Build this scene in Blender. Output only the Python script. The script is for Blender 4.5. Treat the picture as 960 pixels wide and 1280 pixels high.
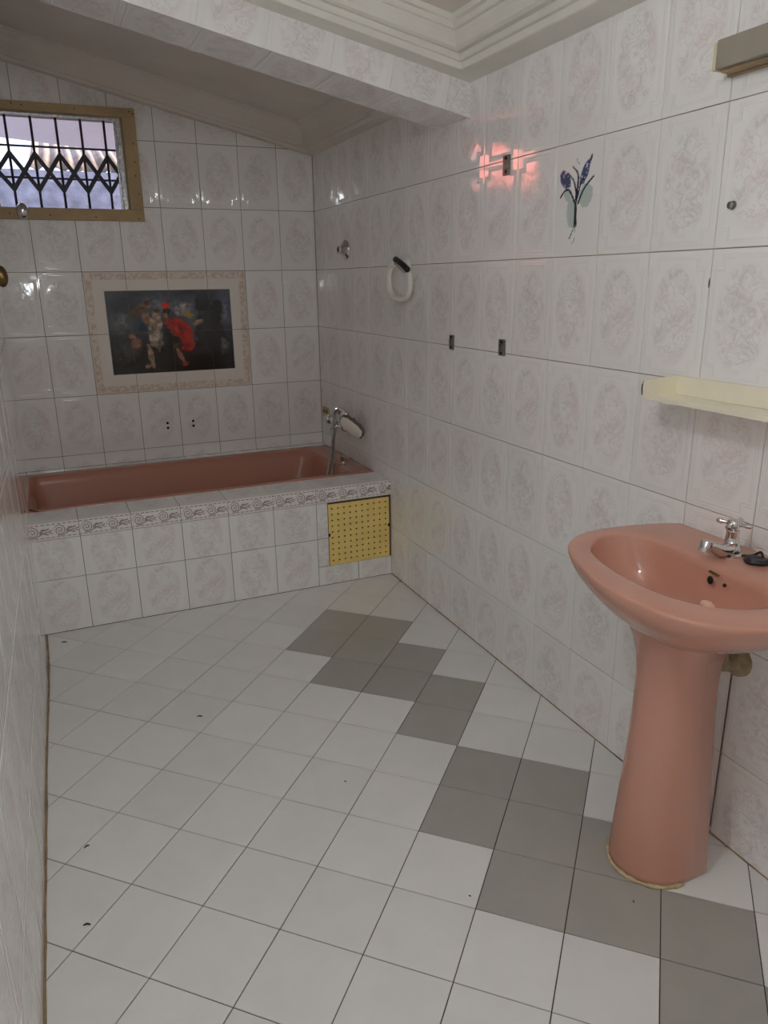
import bpy, bmesh, math, random
from mathutils import Vector, Matrix
random.seed(7)
S = bpy.context.scene
C = S.collection
for o in list(bpy.data.objects):
    bpy.data.objects.remove(o, do_unlink=True)

# ------------------------------------------------------------------ camera, world, lights, exposure
cam = bpy.data.objects.new('camera', bpy.data.cameras.new('camera'))
C.objects.link(cam)
cam.location = (-1.3977, -4.0622, 1.3678)
cam.rotation_euler = (1.2707, 0.0130, -0.4169)
cam.data.sensor_fit = 'VERTICAL'
cam.data.sensor_height = 32.0
cam.data.lens = 936.3 * 32.0 / 1280.0
cam.data.clip_start = 0.02
S.camera = cam

W = bpy.data.worlds.new('World')
S.world = W
W.use_nodes = True
bg = W.node_tree.nodes['Background']
bg.inputs[0].default_value = (0.72, 0.80, 1.0, 1)
bg.inputs[1].default_value = 2.2

def light(name, kind, loc, energy, color, size):
    l = bpy.data.lights.new(name, kind)
    l.energy = energy
    l.color = color
    if kind == 'SUN':
        l.angle = size
    else:
        l.shadow_soft_size = size
    o = bpy.data.objects.new(name, l)
    o.location = loc
    C.objects.link(o)
    return o
sun = light('sun', 'SUN', (4, 4, 8), 34.0, (1, 0.95, 0.86), 0.01)
sun.rotation_euler = Vector((0.80, 0.30, 0.45)).to_track_quat('Z', 'Y').to_euler()
LAMP = (-1.40, -3.22, 2.09)
light('ceiling_bulb', 'POINT', LAMP, 12.5, (0.93, 1.0, 1.05), 0.045)
light('phone_torch', 'POINT', (-1.425, -4.07, 1.375), 5.0, (0.95, 1.0, 1.04), 0.006)

S.view_settings.view_transform = 'Standard'
S.view_settings.look = 'None'
S.view_settings.exposure = 0.06
S.view_settings.gamma = 1.0
S.view_settings.use_curve_mapping = False
S.cycles.max_bounces = 16
S.cycles.diffuse_bounces = 12

# ------------------------------------------------------------------ materials
def srgb(r, g, b):
    f = lambda c: (c / 255 / 12.92) if c / 255 <= 0.04045 else ((c / 255 + 0.055) / 1.055) ** 2.4
    return (f(r), f(g), f(b), 1)

class NT:
    """small helper for node trees"""
    def __init__(s, name):
        s.m = bpy.data.materials.new(name)
        s.m.use_nodes = True
        s.t = s.m.node_tree
        s.b = s.t.nodes['Principled BSDF']
    def n(s, typ, **kw):
        k = s.t.nodes.new(typ)
        for a, v in kw.items():
            setattr(k, a, v)
        return k
    def link(s, a, b):
        s.t.links.new(a, b)
    def put(s, sock, v):
        if hasattr(v, 'is_output') or isinstance(v, bpy.types.NodeSocket):
            s.link(v, sock)
        else:
            sock.default_value = v
    def math(s, op, a, b=0.0, c=None, clamp=False):
        k = s.n('ShaderNodeMath', operation=op, use_clamp=clamp)
        s.put(k.inputs[0], a)
        s.put(k.inputs[1], b)
        if c is not None:
            s.put(k.inputs[2], c)
        return k.outputs[0]
    def noise(s, vec, scale, detail=3.0, rough=0.5, dist=0.0, w=None):
        k = s.n('ShaderNodeTexNoise')
        if w is not None:
            k.noise_dimensions = '4D'
            s.put(k.inputs['W'], w)
        if vec is not None:
            s.link(vec, k.inputs['Vector'])
        k.inputs['Scale'].default_value = scale
        k.inputs['Detail'].default_value = detail
        k.inputs['Roughness'].default_value = rough
        k.inputs['Distortion'].default_value = dist
        return k.outputs['Fac']
    def ramp(s, fac, stops):
        k = s.n('ShaderNodeValToRGB')
        e = k.color_ramp.elements
        while len(e) < len(stops):
            e.new(0.5)
        for i, (p, c) in enumerate(stops):
            e[i].position = p
            e[i].color = c if len(c) == 4 else (*c, 1)
        s.link(fac, k.inputs[0])
        return k.outputs[0]
    def mix(s, fac, a, b):
        k = s.n('ShaderNodeMix', data_type='RGBA')
        s.put(k.inputs[0], fac)
        s.put(k.inputs[6], a)
        s.put(k.inputs[7], b)
        return k.outputs[2]
    def bump(s, h, strength, dist):
        k = s.n('ShaderNodeBump')
        k.inputs['Strength'].default_value = strength
        k.inputs['Distance'].default_value = dist
        s.link(h, k.inputs['Height'])
        s.link(k.outputs[0], s.b.inputs['Normal'])
        return k
    def set(s, **kw):
        for a, v in kw.items():
            s.put(s.b.inputs[a.replace('_', ' ')], v)
        return s.m

def plain(name, col, rough=0.5, metal=0.0, var=0.0, scale=30.0, bump=0.0, ior=1.5):
    k = NT(name)
    k.set(Roughness=rough, Metallic=metal, IOR=ior)
    if var or bump:
        tc = k.n('ShaderNodeTexCoord').outputs['Object']
        f = k.noise(tc, scale, 4.0)
        if var:
            d = tuple(c * (1 - var) for c in col[:3]) + (1,)
            u = tuple(min(1, c * (1 + var)) for c in col[:3]) + (1,)
            k.link(k.ramp(f, [(0.3, d), (0.7, u)]), k.b.inputs['Base Color'])
        else:
            k.set(Base_Color=col)
        if bump:
            k.bump(f, 1.0, bump)
    else:
        k.set(Base_Color=col)
    return k.m

def wall_tile_material(name, frame=True, base=(0.90, 0.89, 0.882), blot=(0.50, 0.455, 0.46)):
    k = NT(name)
    uv = k.n('ShaderNodeTexCoord').outputs['UV']
    sep = k.n('ShaderNodeSeparateXYZ')
    k.link(uv, sep.inputs[0])
    u, v = sep.outputs[0], sep.outputs[1]
    px = k.math('MULTIPLY', k.math('ABSOLUTE', k.math('SUBTRACT', u, 0.5)), 0.2)
    py = k.math('MULTIPLY', k.math('ABSOLUTE', k.math('SUBTRACT', v, 0.5)), 0.297)
    com = k.n('ShaderNodeCombineXYZ')
    k.link(k.math('MULTIPLY', u, 0.2), com.inputs[0])
    k.link(k.math('MULTIPLY', v, 0.297), com.inputs[1])
    rnd = k.n('ShaderNodeObjectInfo').outputs['Random']
    var = k.math('FLOOR', k.math('MULTIPLY', rnd, 3.0))
    k.link(k.math('MULTIPLY', var, 7.3), com.inputs[2])
    p = com.outputs[0]
    # printed motif: soft veins inside an oval
    n1 = k.noise(p, 26.0, 3.0, 0.55, 1.6)
    vein = k.math('SUBTRACT', 1.0, k.math('MULTIPLY', k.math('ABSOLUTE', k.math('SUBTRACT', n1, 0.5)), 16.0), clamp=True)
    n2 = k.noise(p, 17.0, 4.0, 0.6, 0.8)
    clo = k.math('MULTIPLY', k.math('SUBTRACT', n2, 0.42), 4.0, clamp=True)
    ell = k.math('SQRT', k.math('ADD', k.math('POWER', k.math('DIVIDE', px, 0.068), 2.0), k.math('POWER', k.math('DIVIDE', py, 0.112), 2.0)))
    mask = k.math('MULTIPLY', k.math('SUBTRACT', 1.12, ell), 4.5, clamp=True)
    amt = k.math('MULTIPLY', mask, k.math('ADD', k.math('MULTIPLY', vein, 0.34), k.math('MULTIPLY', clo, 0.24)))
    pink = k.noise(p, 11.0, 2.0)
    bcol = k.ramp(pink, [(0.4, (*blot, 1)), (0.62, (blot[0] * 1.28, blot[1] * 1.10, blot[2] * 1.08, 1))])
    col = k.mix(amt, (*base, 1), bcol)
    # slight tone difference from tile to tile
    hsv = k.n('ShaderNodeHueSaturation')
    k.link(col, hsv.inputs['Color'])
    k.link(k.math('ADD', 0.965, k.math('MULTIPLY', rnd, 0.06)), hsv.inputs['Value'])
    k.link(hsv.outputs[0], k.b.inputs['Base Color'])
    k.set(Roughness=0.05, IOR=1.68)
    # embossed frame with stepped corners
    tex = k.noise(p, 90.0, 2.0)
    if frame:
        d = k.math('MINIMUM', k.math('MAXIMUM', k.math('SUBTRACT', px, 0.083), k.math('SUBTRACT', py, 0.104)),
                   k.math('MAXIMUM', k.math('SUBTRACT', px, 0.060), k.math('SUBTRACT', py, 0.130)))
        g = lambda off, wd: k.math('POWER', 2.718, k.math('MULTIPLY', k.math('POWER', k.math('DIVIDE', k.math('SUBTRACT', d, off), wd), 2.0), -1.0))
        h = k.math('ADD', g(0.0, 0.0022), k.math('MULTIPLY', g(0.007, 0.0022), 0.8))
        h = k.math('ADD', h, k.math('MULTIPLY', k.math('MULTIPLY', mask, n1), 0.45))
        h = k.math('ADD', h, k.math('MULTIPLY', tex, 0.03))
        k.bump(h, 1.0, 0.0008)
    else:
        k.bump(tex, 1.0, 0.0003)
    return k.m

def print_material(name, rough=0.12):
    """colour printed on a glazed tile, stored per vertex"""
    k = NT(name)
    a = k.n('ShaderNodeVertexColor', layer_name='print')
    k.link(a.outputs[0], k.b.inputs['Base Color'])
    k.set(Roughness=rough, IOR=1.55)
    return k.m

def floor_tile_material(name, base, var):
    k = NT(name)
    tc = k.n('ShaderNodeTexCoord').outputs['Object']
    rnd = k.n('ShaderNodeObjectInfo').outputs['Random']
    f = k.noise(tc, 9.0, 5.0, 0.6, 0.3, w=k.math('MULTIPLY', rnd, 20.0))
    lo = tuple(c * (1 - var) for c in base) + (1,)
    hi = tuple(min(1, c * (1 + var)) for c in base) + (1,)
    col = k.ramp(f, [(0.3, lo), (0.7, hi)])
    hsv = k.n('ShaderNodeHueSaturation')
    k.link(col, hsv.inputs['Color'])
    k.link(k.math('ADD', 0.955, k.math('MULTIPLY', rnd, 0.07)), hsv.inputs['Value'])
    k.link(hsv.outputs[0], k.b.inputs['Base Color'])
    fine = k.noise(tc, 240.0, 2.0)
    k.link(k.math('ADD', 0.26, k.math('MULTIPLY', f, 0.16)), k.b.inputs['Roughness'])
    k.bump(fine, 0.6, 0.00025)
    return k.m

M = {}
M['tile'] = wall_tile_material('glazed wall tile')
M['tile_plain'] = wall_tile_material('glazed cut tile', frame=False)
M['print'] = print_material('printed tile')
M['floor_white'] = floor_tile_material('white floor tile', (0.80, 0.80, 0.79), 0.03)
M['floor_grey'] = floor_tile_material('grey floor tile', (0.40, 0.392, 0.362), 0.05)
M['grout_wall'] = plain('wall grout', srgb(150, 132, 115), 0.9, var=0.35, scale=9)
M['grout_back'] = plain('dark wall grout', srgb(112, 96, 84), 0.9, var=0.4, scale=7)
M['grout_floor'] = plain('floor grout', srgb(70, 62, 55), 0.9, var=0.35, scale=6)
M['plaster'] = plain('white ceiling plaster', srgb(232, 230, 222), 0.8, var=0.03, scale=8, bump=0.0004)
M['plaster_dim'] = plain('ceiling plaster', srgb(222, 216, 208), 0.85, var=0.04, scale=5, bump=0.0006)
M['render'] = plain('painted plaster wall', srgb(228, 224, 216), 0.8, var=0.04, scale=5)
M['pink'] = NT('pink glazed ceramic').set(Base_Color=srgb(200, 146, 127), Roughness=0.03, IOR=1.65)
M['tub'] = NT('pink bath enamel').set(Base_Color=srgb(186, 130, 110), Roughness=0.14, IOR=1.5)
M['chrome'] = plain('chrome', (0.72, 0.71, 0.70, 1), 0.10, 1.0)
M['steel'] = plain('dull steel', (0.30, 0.285, 0.265, 1), 0.38, 1.0, var=0.3, scale=60)
M['brass'] = plain('old brass', (0.23, 0.16, 0.07, 1), 0.32, 1.0, var=0.4, scale=40)
M['black'] = plain('black rubber', (0.012, 0.011, 0.011, 1), 0.45)
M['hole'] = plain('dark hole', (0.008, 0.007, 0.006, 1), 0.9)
M['grime'] = plain('brown grime', srgb(104, 82, 56), 0.9, var=0.5, scale=60)
M['caulk'] = plain('yellowed filler', srgb(198, 178, 142), 0.8, var=0.35, scale=45, bump=0.002)
M['seam'] = plain('dirty seam filler', srgb(150, 128, 98), 0.9, var=0.45, scale=14, bump=0.002)
M['cream'] = plain('cream plastic', srgb(238, 232, 212), 0.35, var=0.02)
M['white_plastic'] = plain('off white plastic', srgb(236, 234, 226), 0.3)
M['fitting'] = plain('grey lamp housing', srgb(150, 142, 130), 0.5, var=0.06, scale=12)
M['fitting_end'] = plain('yellowed end cap', srgb(212, 200, 168), 0.5)
M['fitting_base'] = plain('brown lamp base', srgb(152, 130, 98), 0.55, var=0.1, scale=15)
M['yellow'] = plain('yellow painted board', srgb(244, 216, 132), 0.55, var=0.06, scale=14)
M['window_frame'] = plain('tan painted frame', srgb(176, 150, 108), 0.5, var=0.12, scale=12)
M['alu'] = plain('worn aluminium', (0.55, 0.55, 0.56, 1), 0.3, 1.0, var=0.35, scale=70)
M['iron'] = plain('dark painted iron', srgb(52, 50, 60), 0.5, var=0.2)
M['cement'] = plain('rough cement', srgb(150, 150, 162), 0.95, var=0.28, scale=14, bump=0.02)
M['soffit'] = plain('white soffit', srgb(226, 222, 230), 0.8, var=0.03, scale=4)
M['salmon'] = plain('salmon wall paint', srgb(232, 120, 106), 0.85, var=0.06, scale=3)
M['tin'] = plain('rusty roof sheet', srgb(98, 80, 66), 0.5, var=0.5, scale=5)
M['soap'] = plain('pale pink soap', srgb(212, 168, 152), 0.4)
M['wrap'] = plain('dirty pipe wrap', srgb(150, 134, 106), 0.9, var=0.4, scale=35, bump=0.004)
k = NT('window glass')
k.set(Base_Color=(0.97, 0.98, 1, 1), Roughness=0.02, IOR=1.45, Transmission_Weight=1.0)
gl = k.n('ShaderNodeBsdfGlossy'); gl.inputs['Roughness'].default_value = 0.03
tr = k.n('ShaderNodeBsdfTransparent'); tr.inputs[0].default_value = (0.95, 0.95, 0.98, 1)
mx = k.n('ShaderNodeMixShader'); fr = k.n('ShaderNodeFresnel'); fr.inputs[0].default_value = 1.45
k.link(fr.outputs[0], mx.inputs[0]); k.link(tr.outputs[0], mx.inputs[1]); k.link(gl.outputs[0], mx.inputs[2])
k.link(mx.outputs[0], k.t.nodes['Material Output'].inputs['Surface'])
M['glass'] = k.m

# ------------------------------------------------------------------ object helpers
def link_mesh(name, me, mat, parent=None, mw=None):
    o = bpy.data.objects.new(name, me)
    C.objects.link(o)
    if mat is not None and not me.materials:
        me.materials.append(mat)
    if parent is not None:
        o.parent = parent
    if mw is not None:
        o.matrix_local = mw
    return o

def obj(name, bm, mat, parent=None, loc=None, smooth=False):
    bmesh.ops.recalc_face_normals(bm, faces=bm.faces[:])
    me = bpy.data.meshes.new(name)
    bm.to_mesh(me)
    bm.free()
    if smooth:
        for p in me.polygons:
            p.use_smooth = True
        if smooth != 'all' and hasattr(me, 'set_sharp_from_angle'):
            me.set_sharp_from_angle(angle=math.radians(42))
    o = link_mesh(name, me, mat, parent)
    if loc is not None:
        o.location = loc
    return o

def empty(name, loc=(0, 0, 0)):
    o = bpy.data.objects.new(name, None)
    o.empty_display_size = 0.05
    o.location = loc
    C.objects.link(o)
    return o

def tag(o, label, cat, group=None):
    o['label'] = label
    o['category'] = cat
    if group:
        o['group'] = group
    return o

def struct(o):
    o['kind'] = 'structure'
    return o

def stuff(o):
    o['kind'] = 'stuff'
    return o

def box(bm, x0, x1, y0, y1, z0, z1, bev=0.0):
    vs = [bm.verts.new((x, y, z)) for x in (x0, x1) for y in (y0, y1) for z in (z0, z1)]
    fs = [(0, 1, 3, 2), (4, 6, 7, 5), (0, 4, 5, 1), (2, 3, 7, 6), (0, 2, 6, 4), (1, 5, 7, 3)]
    faces = [bm.faces.new([vs[i] for i in f]) for f in fs]
    if bev:
        es = list({e for f in faces for e in f.edges})
        bmesh.ops.bevel(bm, geom=es, offset=bev, segments=2, affect='EDGES', profile=0.5)
    return bm

def nb():
    return bmesh.new()

def loft(bm, loops, closed=True, cap0=False, cap1=False):
    vv = [[bm.verts.new(p) for p in lp] for lp in loops]
    n = len(vv[0])
    for a, b in zip(vv, vv[1:]):
        for i in range(n if closed else n - 1):
            j = (i + 1) % n
            bm.faces.new((a[i], a[j], b[j], b[i]))
    if cap0:
        bm.faces.new(vv[0])
    if cap1:
        bm.faces.new(vv[-1][::-1])
    return vv

def basis(d):
    d = Vector(d).normalized()
    u = d.orthogonal().normalized()
    return d, u, d.cross(u)

def lathe(bm, base, axis, prof, seg=24, cap0=True, cap1=True):
    """prof: (distance along axis, radius)"""
    d, u, v = basis(axis)
    base = Vector(base)
    loops = []
    for h, r in prof:
        loops.append([base + d * h + (u * math.cos(a) + v * math.sin(a)) * r for a in [2 * math.pi * i / seg for i in range(seg)]])
    loft(bm, loops, True, cap0, cap1)
    return bm

def cyl(bm, a, b, r, seg=12, r2=None):
    a, b = Vector(a), Vector(b)
    return lathe(bm, a, b - a, [(0, r), ((b - a).length, r if r2 is None else r2)], seg)

def smooth_path(pts, n=8):
    pts = [Vector(p) for p in pts]
    out = []
    P = [pts[0]] + pts + [pts[-1]]
    for i in range(1, len(P) - 2):
        for k in range(n):
            t = k / n
            p0, p1, p2, p3 = P[i - 1], P[i], P[i + 1], P[i + 2]
            out.append(0.5 * ((2 * p1) + (p2 - p0) * t + (2 * p0 - 5 * p1 + 4 * p2 - p3) * t * t + (3 * p1 - p0 - 3 * p2 + p3) * t ** 3))
    out.append(pts[-1])
    return out

def tube(bm, pts, r, seg=10, closed=False):
    """r: a number or a function of 0..1"""
    pts = [Vector(p) for p in pts]
    n = len(pts)
    loops = []
    u = None
    for i, p in enumerate(pts):
        if closed:
            d = (pts[(i + 1) % n] - pts[i - 1]).normalized()
        else:
            d = (pts[min(i + 1, n - 1)] - pts[max(i - 1, 0)]).normalized()
        if u is None:
            u = d.orthogonal().normalized()
        u = (u - d * u.dot(d)).normalized()
        v = d.cross(u)
        rr = r(i / (n - 1)) if callable(r) else r
        ra, rb = rr if isinstance(rr, tuple) else (rr, rr)
        loops.append([p + u * math.cos(a) * ra + v * math.sin(a) * rb for a in [2 * math.pi * q / seg for q in range(seg)]])
    if closed:
        loops.append(loops[0])
        vv = [[bm.verts.new(q) for q in lp] for lp in loops[:-1]]
        for a in range(n):
            for i in range(seg):
                j = (i + 1) % seg
                bm.faces.new((vv[a][i], vv[a][j], vv[(a + 1) % n][j], vv[(a + 1) % n][i]))
    else:
        loft(bm, loops, True, True, True)
    return bm

def ellipsoid(bm, c, r, useg=20, vseg=12):
    mat = Matrix.Translation(c) @ Matrix.Diagonal((*r, 1))
    bmesh.ops.create_uvsphere(bm, u_segments=useg, v_segments=vseg, radius=1.0, matrix=mat)
    return bm

def frame_matrix(right, up, origin):
    r, u = Vector(right).normalized(), Vector(up).normalized()
    n = r.cross(u)
    return Matrix(((r.x, u.x, n.x, origin[0]), (r.y, u.y, n.y, origin[1]), (r.z, u.z, n.z, origin[2]), (0, 0, 0, 1)))

# ------------------------------------------------------------------ tiles
GAP = 0.0022
TW, TH = 0.2, 0.2969
tile_cache = {}
def rect_faces(verts, faces, uvs, w0, w1, h0, h1, ch, uvmap):
    """one tile body with a chamfered front in local x (right), y (up), z (out)"""
    b = len(verts)
    lo = [(w0, h0), (w1, h0), (w1, h1), (w0, h1)]
    inn = [(w0 + ch, h0 + ch), (w1 - ch, h0 + ch), (w1 - ch, h1 - ch), (w0 + ch, h1 - ch)]
    verts += [(x, y, -0.006) for x, y in lo] + [(x, y, -0.0009) for x, y in lo] + [(x, y, 0.0) for x, y in inn]
    fs = [(b + 8, b + 9, b + 10, b + 11)]
    for i in range(4):
        j = (i + 1) % 4
        fs.append((b + 4 + i, b + 4 + j, b + 8 + j, b + 8 + i))
        fs.append((b + i, b + j, b + 4 + j, b + 4 + i))
    for f in fs:
        faces.append(f)
        uvs.append([uvmap(verts[i][0], verts[i][1]) for i in f])

def mesh_from(name, verts, faces, uvs, mat):
    me = bpy.data.meshes.new(name)
    me.from_pydata(verts, [], faces)
    if uvs:
        ul = me.uv_layers.new(name='UVMap')
        k = 0
        for f in uvs:
            for c in f:
                ul.data[k].uv = c
                k += 1
    me.materials.append(mat)
    me.update()
    return me

def tile_mesh(rects, full, mat):
    """rects: pieces (w0,w1,h0,h1) in the tile plane relative to the centre of the full tile; full=(w,h) of the whole tile"""
    key = (tuple(tuple(round(c, 4) for c in r) for r in rects), full, mat.name)
    if key in tile_cache:
        return tile_cache[key]
    v, f, u = [], [], []
    for r in rects:
        rect_faces(v, f, u, *r, 0.0011, lambda x, y: (x / full[0] + 0.5, y / full[1] + 0.5))
    me = mesh_from('tile', v, f, u, mat)
    tile_cache[key] = me
    return me

def rect_minus(r, h):
    w0, w1, h0, h1 = r
    a0, a1, b0, b1 = h
    if a0 >= w1 or a1 <= w0 or b0 >= h1 or b1 <= h0:
        return [r]
    out = []
    if h0 < b0: out.append((w0, w1, h0, b0))
    if h1 > b1: out.append((w0, w1, b1, h1))
    m0, m1 = max(h0, b0), min(h1, b1)
    if w0 < a0: out.append((w0, a0, m0, m1))
    if w1 > a1: out.append((a1, w1, m0, m1))
    return out

def lay(parent, right, up, org, cols, rows, skip=None, hole=None, mat=None, place=None, anchor=None, jitter=0.0016):
    """cols/rows: ascending joint positions along right / up measured from org; whole tiles are TW x TH, others are cut.
    anchor(i, j) -> centre of the whole tile that the piece was cut from (keeps the print in register)"""
    mat = mat or M['tile']
    for i, (c0, c1) in enumerate(zip(cols, cols[1:])):
        for j, (r0, r1) in enumerate(zip(rows, rows[1:])):
            if skip and skip(i, j, c0, c1, r0, r1):
                continue
            fw, fh = c1 - c0, r1 - r0
            cc, rc = (c0 + c1) / 2, (r0 + r1) / 2
            if anchor:
                cc, rc = anchor(i, j, cc, rc)
            g = GAP / 2
            rect = (c0 - cc + g, c1 - cc - g, r0 - rc + g, r1 - rc - g)
            rects = [rect]
            if hole:
                rects = rect_minus(rect, (hole[0] - cc, hole[1] - cc, hole[2] - rc, hole[3] - rc))
                rects = [q for q in rects if q[1] - q[0] > 0.004 and q[3] - q[2] > 0.004]
                if not rects:
                    continue
            me = tile_mesh(rects, (TW, TH), mat)
            if place:
                mw = place(cc, rc)
            else:
                p = Vector(org) + Vector(right) * cc + Vector(up) * rc
                mw = frame_matrix(right, up, p)
            ja, jb = (random.random() - 0.5) * 2 * jitter, (random.random() - 0.5) * 2 * jitter
            mw = mw @ Matrix.Rotation(ja, 4, 'X') @ Matrix.Rotation(jb, 4, 'Y')
            link_mesh('tile', me, None, parent, mw)

def print_tile(parent, right, up, p, w, h, nx, ny, paint, name='printed_tile', u0=0.0, u1=1.0):
    """a tile whose front is a fine grid carrying printed colours; paint(u, v) -> sRGB 0..255"""
    g = GAP / 2
    v, f, cols = [], [], []
    for j in range(ny + 1):
        for i in range(nx + 1):
            v.append((-w / 2 + g + (w - 2 * g) * i / nx, -h / 2 + g + (h - 2 * g) * j / ny, 0.0))
            cols.append(srgb(*paint(u0 + (u1 - u0) * i / nx, j / ny)))
    for j in range(ny):
        for i in range(nx):
            a = j * (nx + 1) + i
            f.append((a, a + 1, a + nx + 2, a + nx + 1))
    ring = [i for i in range(nx + 1)] + [(j) * (nx + 1) + nx for j in range(1, ny + 1)] + [ny * (nx + 1) + i for i in range(nx - 1, -1, -1)] + [j * (nx + 1) for j in range(ny - 1, 0, -1)]
    base = len(v)
    for q in ring:
        v.append((v[q][0], v[q][1], -0.006))
        cols.append(cols[q])
    for q in range(len(ring)):
        r = (q + 1) % len(ring)
        f.append((base + q, base + r, ring[r], ring[q]))
    me = bpy.data.meshes.new(name)
    me.from_pydata(v, [], f)
    at = me.color_attributes.new('print', 'FLOAT_COLOR', 'POINT')
    for i, c in enumerate(cols):
        at.data[i].color = c
    me.materials.append(M['print'])
    me.update()
    return link_mesh(name, me, None, parent, frame_matrix(right, up, p))

def asc(start, step, stop):
    out = [start]
    while out[-1] + step < stop - 1e-4:
        out.append(out[-1] + step)
    out.append(stop)
    return out

Z5 = 0.2376
ZR = [Z5 + i * TH for i in range(8)]          # 0.2376, 0.5345, 0.8314, 1.1283, 1.4252, 1.7221, 2.019, 2.3159
TUBY, DECK = -0.9558, 0.4708
REAR = -4.75

# ------------------------------------------------------------------ structure: room shell
# left wall line is not quite straight in plan
LX = [(0.0, -1.571), (-0.50, -1.562), (-0.956, -1.552), (-1.30, -1.547), (-1.85, -1.561), (-2.8, -1.575), (-5.0, -1.59)]
def left_x(y):
    for (ya, xa), (yb, xb) in zip(LX, LX[1:]):
        if y >= yb:
            return xa + (xb - xa) * (ya - y) / (ya - yb)
    return LX[-1][1]

# --- floor
bm = nb()
box(bm, -1.75, 0.15, REAR - 0.1, 0.1, -0.12, -0.0025)
floor = struct(obj('floor', bm, M['grout_floor']))
TF, PHI, FOX, FOY = 0.1977, -0.7647, -1.4085, -1.0925
cph, sph = math.cos(PHI), math.sin(PHI)
A = Vector((cph, sph, 0)) * TF
B = Vector((sph, -cph, 0)) * TF
F0 = Vector((FOX, FOY, 0))
GREY = {(4, -3), (4, -2), (5, -3), (5, -2), (5, -1), (6, -2), (6, -1), (7, -1), (7, 0), (8, 1), (8, 2), (9, 1), (9, 2), (9, 3), (10, 2), (10, 3), (11, 3), (11, 4), (12, 4), (12, 5), (13, 5)}
def clip(poly, axis, lim, keep_less):
    out = []
    for i in range(len(poly)):
        a, b = poly[i], poly[(i + 1) % len(poly)]
        ina = (a[axis] <= lim) == keep_less or abs(a[axis] - lim) < 1e-9
        inb = (b[axis] <= lim) == keep_less or abs(b[axis] - lim) < 1e-9
        if ina: out.append(a)
        if ina != inb:
            t = (lim - a[axis]) / (b[axis] - a[axis])
            out.append(a + (b - a) * t)
    return out
floor_cache = {}
for a in range(-10, 26):
    for b in range(-14, 26):
        # axes here: step along A per a, and along -B per b (towards the viewer)
        o0 = F0 + A * a + Vector((sph, -cph, 0)) * TF * b
        e1, e2 = A, Vector((sph, -cph, 0)) * TF
        cen = o0 + (e1 + e2) / 2
        g = 0.0012 / TF
        quad = [o0 + e1 * g + e2 * g, o0 + e1 * (1 - g) + e2 * g, o0 + e1 * (1 - g) + e2 * (1 - g), o0 + e1 * g + e2 * (1 - g)]
        poly = quad
        for ax, lim, less in ((0, -0.002, True), (0, -1.585, False), (1, TUBY - 0.001, True), (1, -4.60, False)):
            poly = clip(poly, ax, lim, less)
            if len(poly) < 3:
                break
        if len(poly) < 3:
            continue
        area = abs(sum(poly[i].x * poly[(i + 1) % len(poly)].y - poly[(i + 1) % len(poly)].x * poly[i].y for i in range(len(poly)))) / 2
        if area < 2e-4:
            continue
        kind = 'floor_grey' if (a, b) in GREY else 'floor_white'
        whole = all((p - q).length < 1e-6 for p, q in zip(poly, quad)) and len(poly) == 4
        me = floor_cache.get(kind) if whole else None
        if me is None:
            n = len(poly)
            loc = [p - cen for p in poly]
            mid = sum((p for p in loc), Vector()) / n
            v = [(p.x, p.y, -0.006) for p in loc] + [(p.x, p.y, -0.0007) for p in loc]
            ins = [p + (mid - p).normalized() * min(0.0012, (mid - p).length * 0.5) for p in loc]
            v += [(p.x, p.y, 0.0) for p in ins]
            f = [tuple(range(2 * n, 3 * n))]
            for i in range(n):
                j = (i + 1) % n
                f += [(n + i, n + j, 2 * n + j, 2 * n + i), (i, j, n + j, n + i)]
            # keep normals outwards whichever way the polygon winds
            nz = sum((loc[i].x * loc[(i + 1) % n].y - loc[(i + 1) % n].x * loc[i].y) for i in range(n))
            if nz < 0:
                f = [q[::-1] for q in f]
            me = mesh_from('floor_tile', v, f, None, M[kind])
            if whole:
                floor_cache[kind] = me
        mw = Matrix.Translation(cen) @ Matrix.Rotation((random.random() - .5) * 0.003, 4, 'X') @ Matrix.Rotation((random.random() - .5) * 0.003, 4, 'Y')
        link_mesh('floor_tile', me, None, floor, mw)

# --- back wall (y = 0) with the window opening
WX0, WX1, WZ0, WZ1 = -1.512, -0.934, 1.705, 2.116
bm = nb()
yf, yb_ = 0.003, 0.14
box(bm, -1.75, 0.15, yf, yb_, -0.1, WZ0)
box(bm, -1.75, 0.15, yf, yb_, WZ1, 2.62)
box(bm, -1.75, WX0, yf, yb_, WZ0, WZ1)
box(bm, WX1, 0.15, yf, yb_, WZ0, WZ1)
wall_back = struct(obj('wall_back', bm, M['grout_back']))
cols_b = [-1.576] + [-(0.1948 + 0.2 * i) for i in range(6, -1, -1)] + [0.0]
rows_b = [DECK] + ZR[1:] + [2.46]
MUR_C = {2, 3, 4, 5}
def skip_back(i, j, c0, c1, r0, r1):
    if i - 1 in (1, 2, 3, 4) and ZR[2] - 0.01 < r0 < ZR[3] + 0.01:
        return True                                     # the mural tiles
    return r0 > 2.02 - 0.2225 * c0 + 0.10
def anchor_back(i, j, cc, rc):
    if i == 0: cc = cols_b[1] - TW / 2
    if i == len(cols_b) - 2: cc = cols_b[-2] + TW / 2
    if j == 0: rc = ZR[1] - TH / 2
    if j == len(rows_b) - 2: rc = ZR[7] + TH / 2
    return cc, rc
lay(wall_back, (1, 0, 0), (0, 0, 1), (0, 0, 0), cols_b, rows_b, skip_back, (-1.56, -0.905, 1.685, 2.125), anchor=anchor_back)

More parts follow.
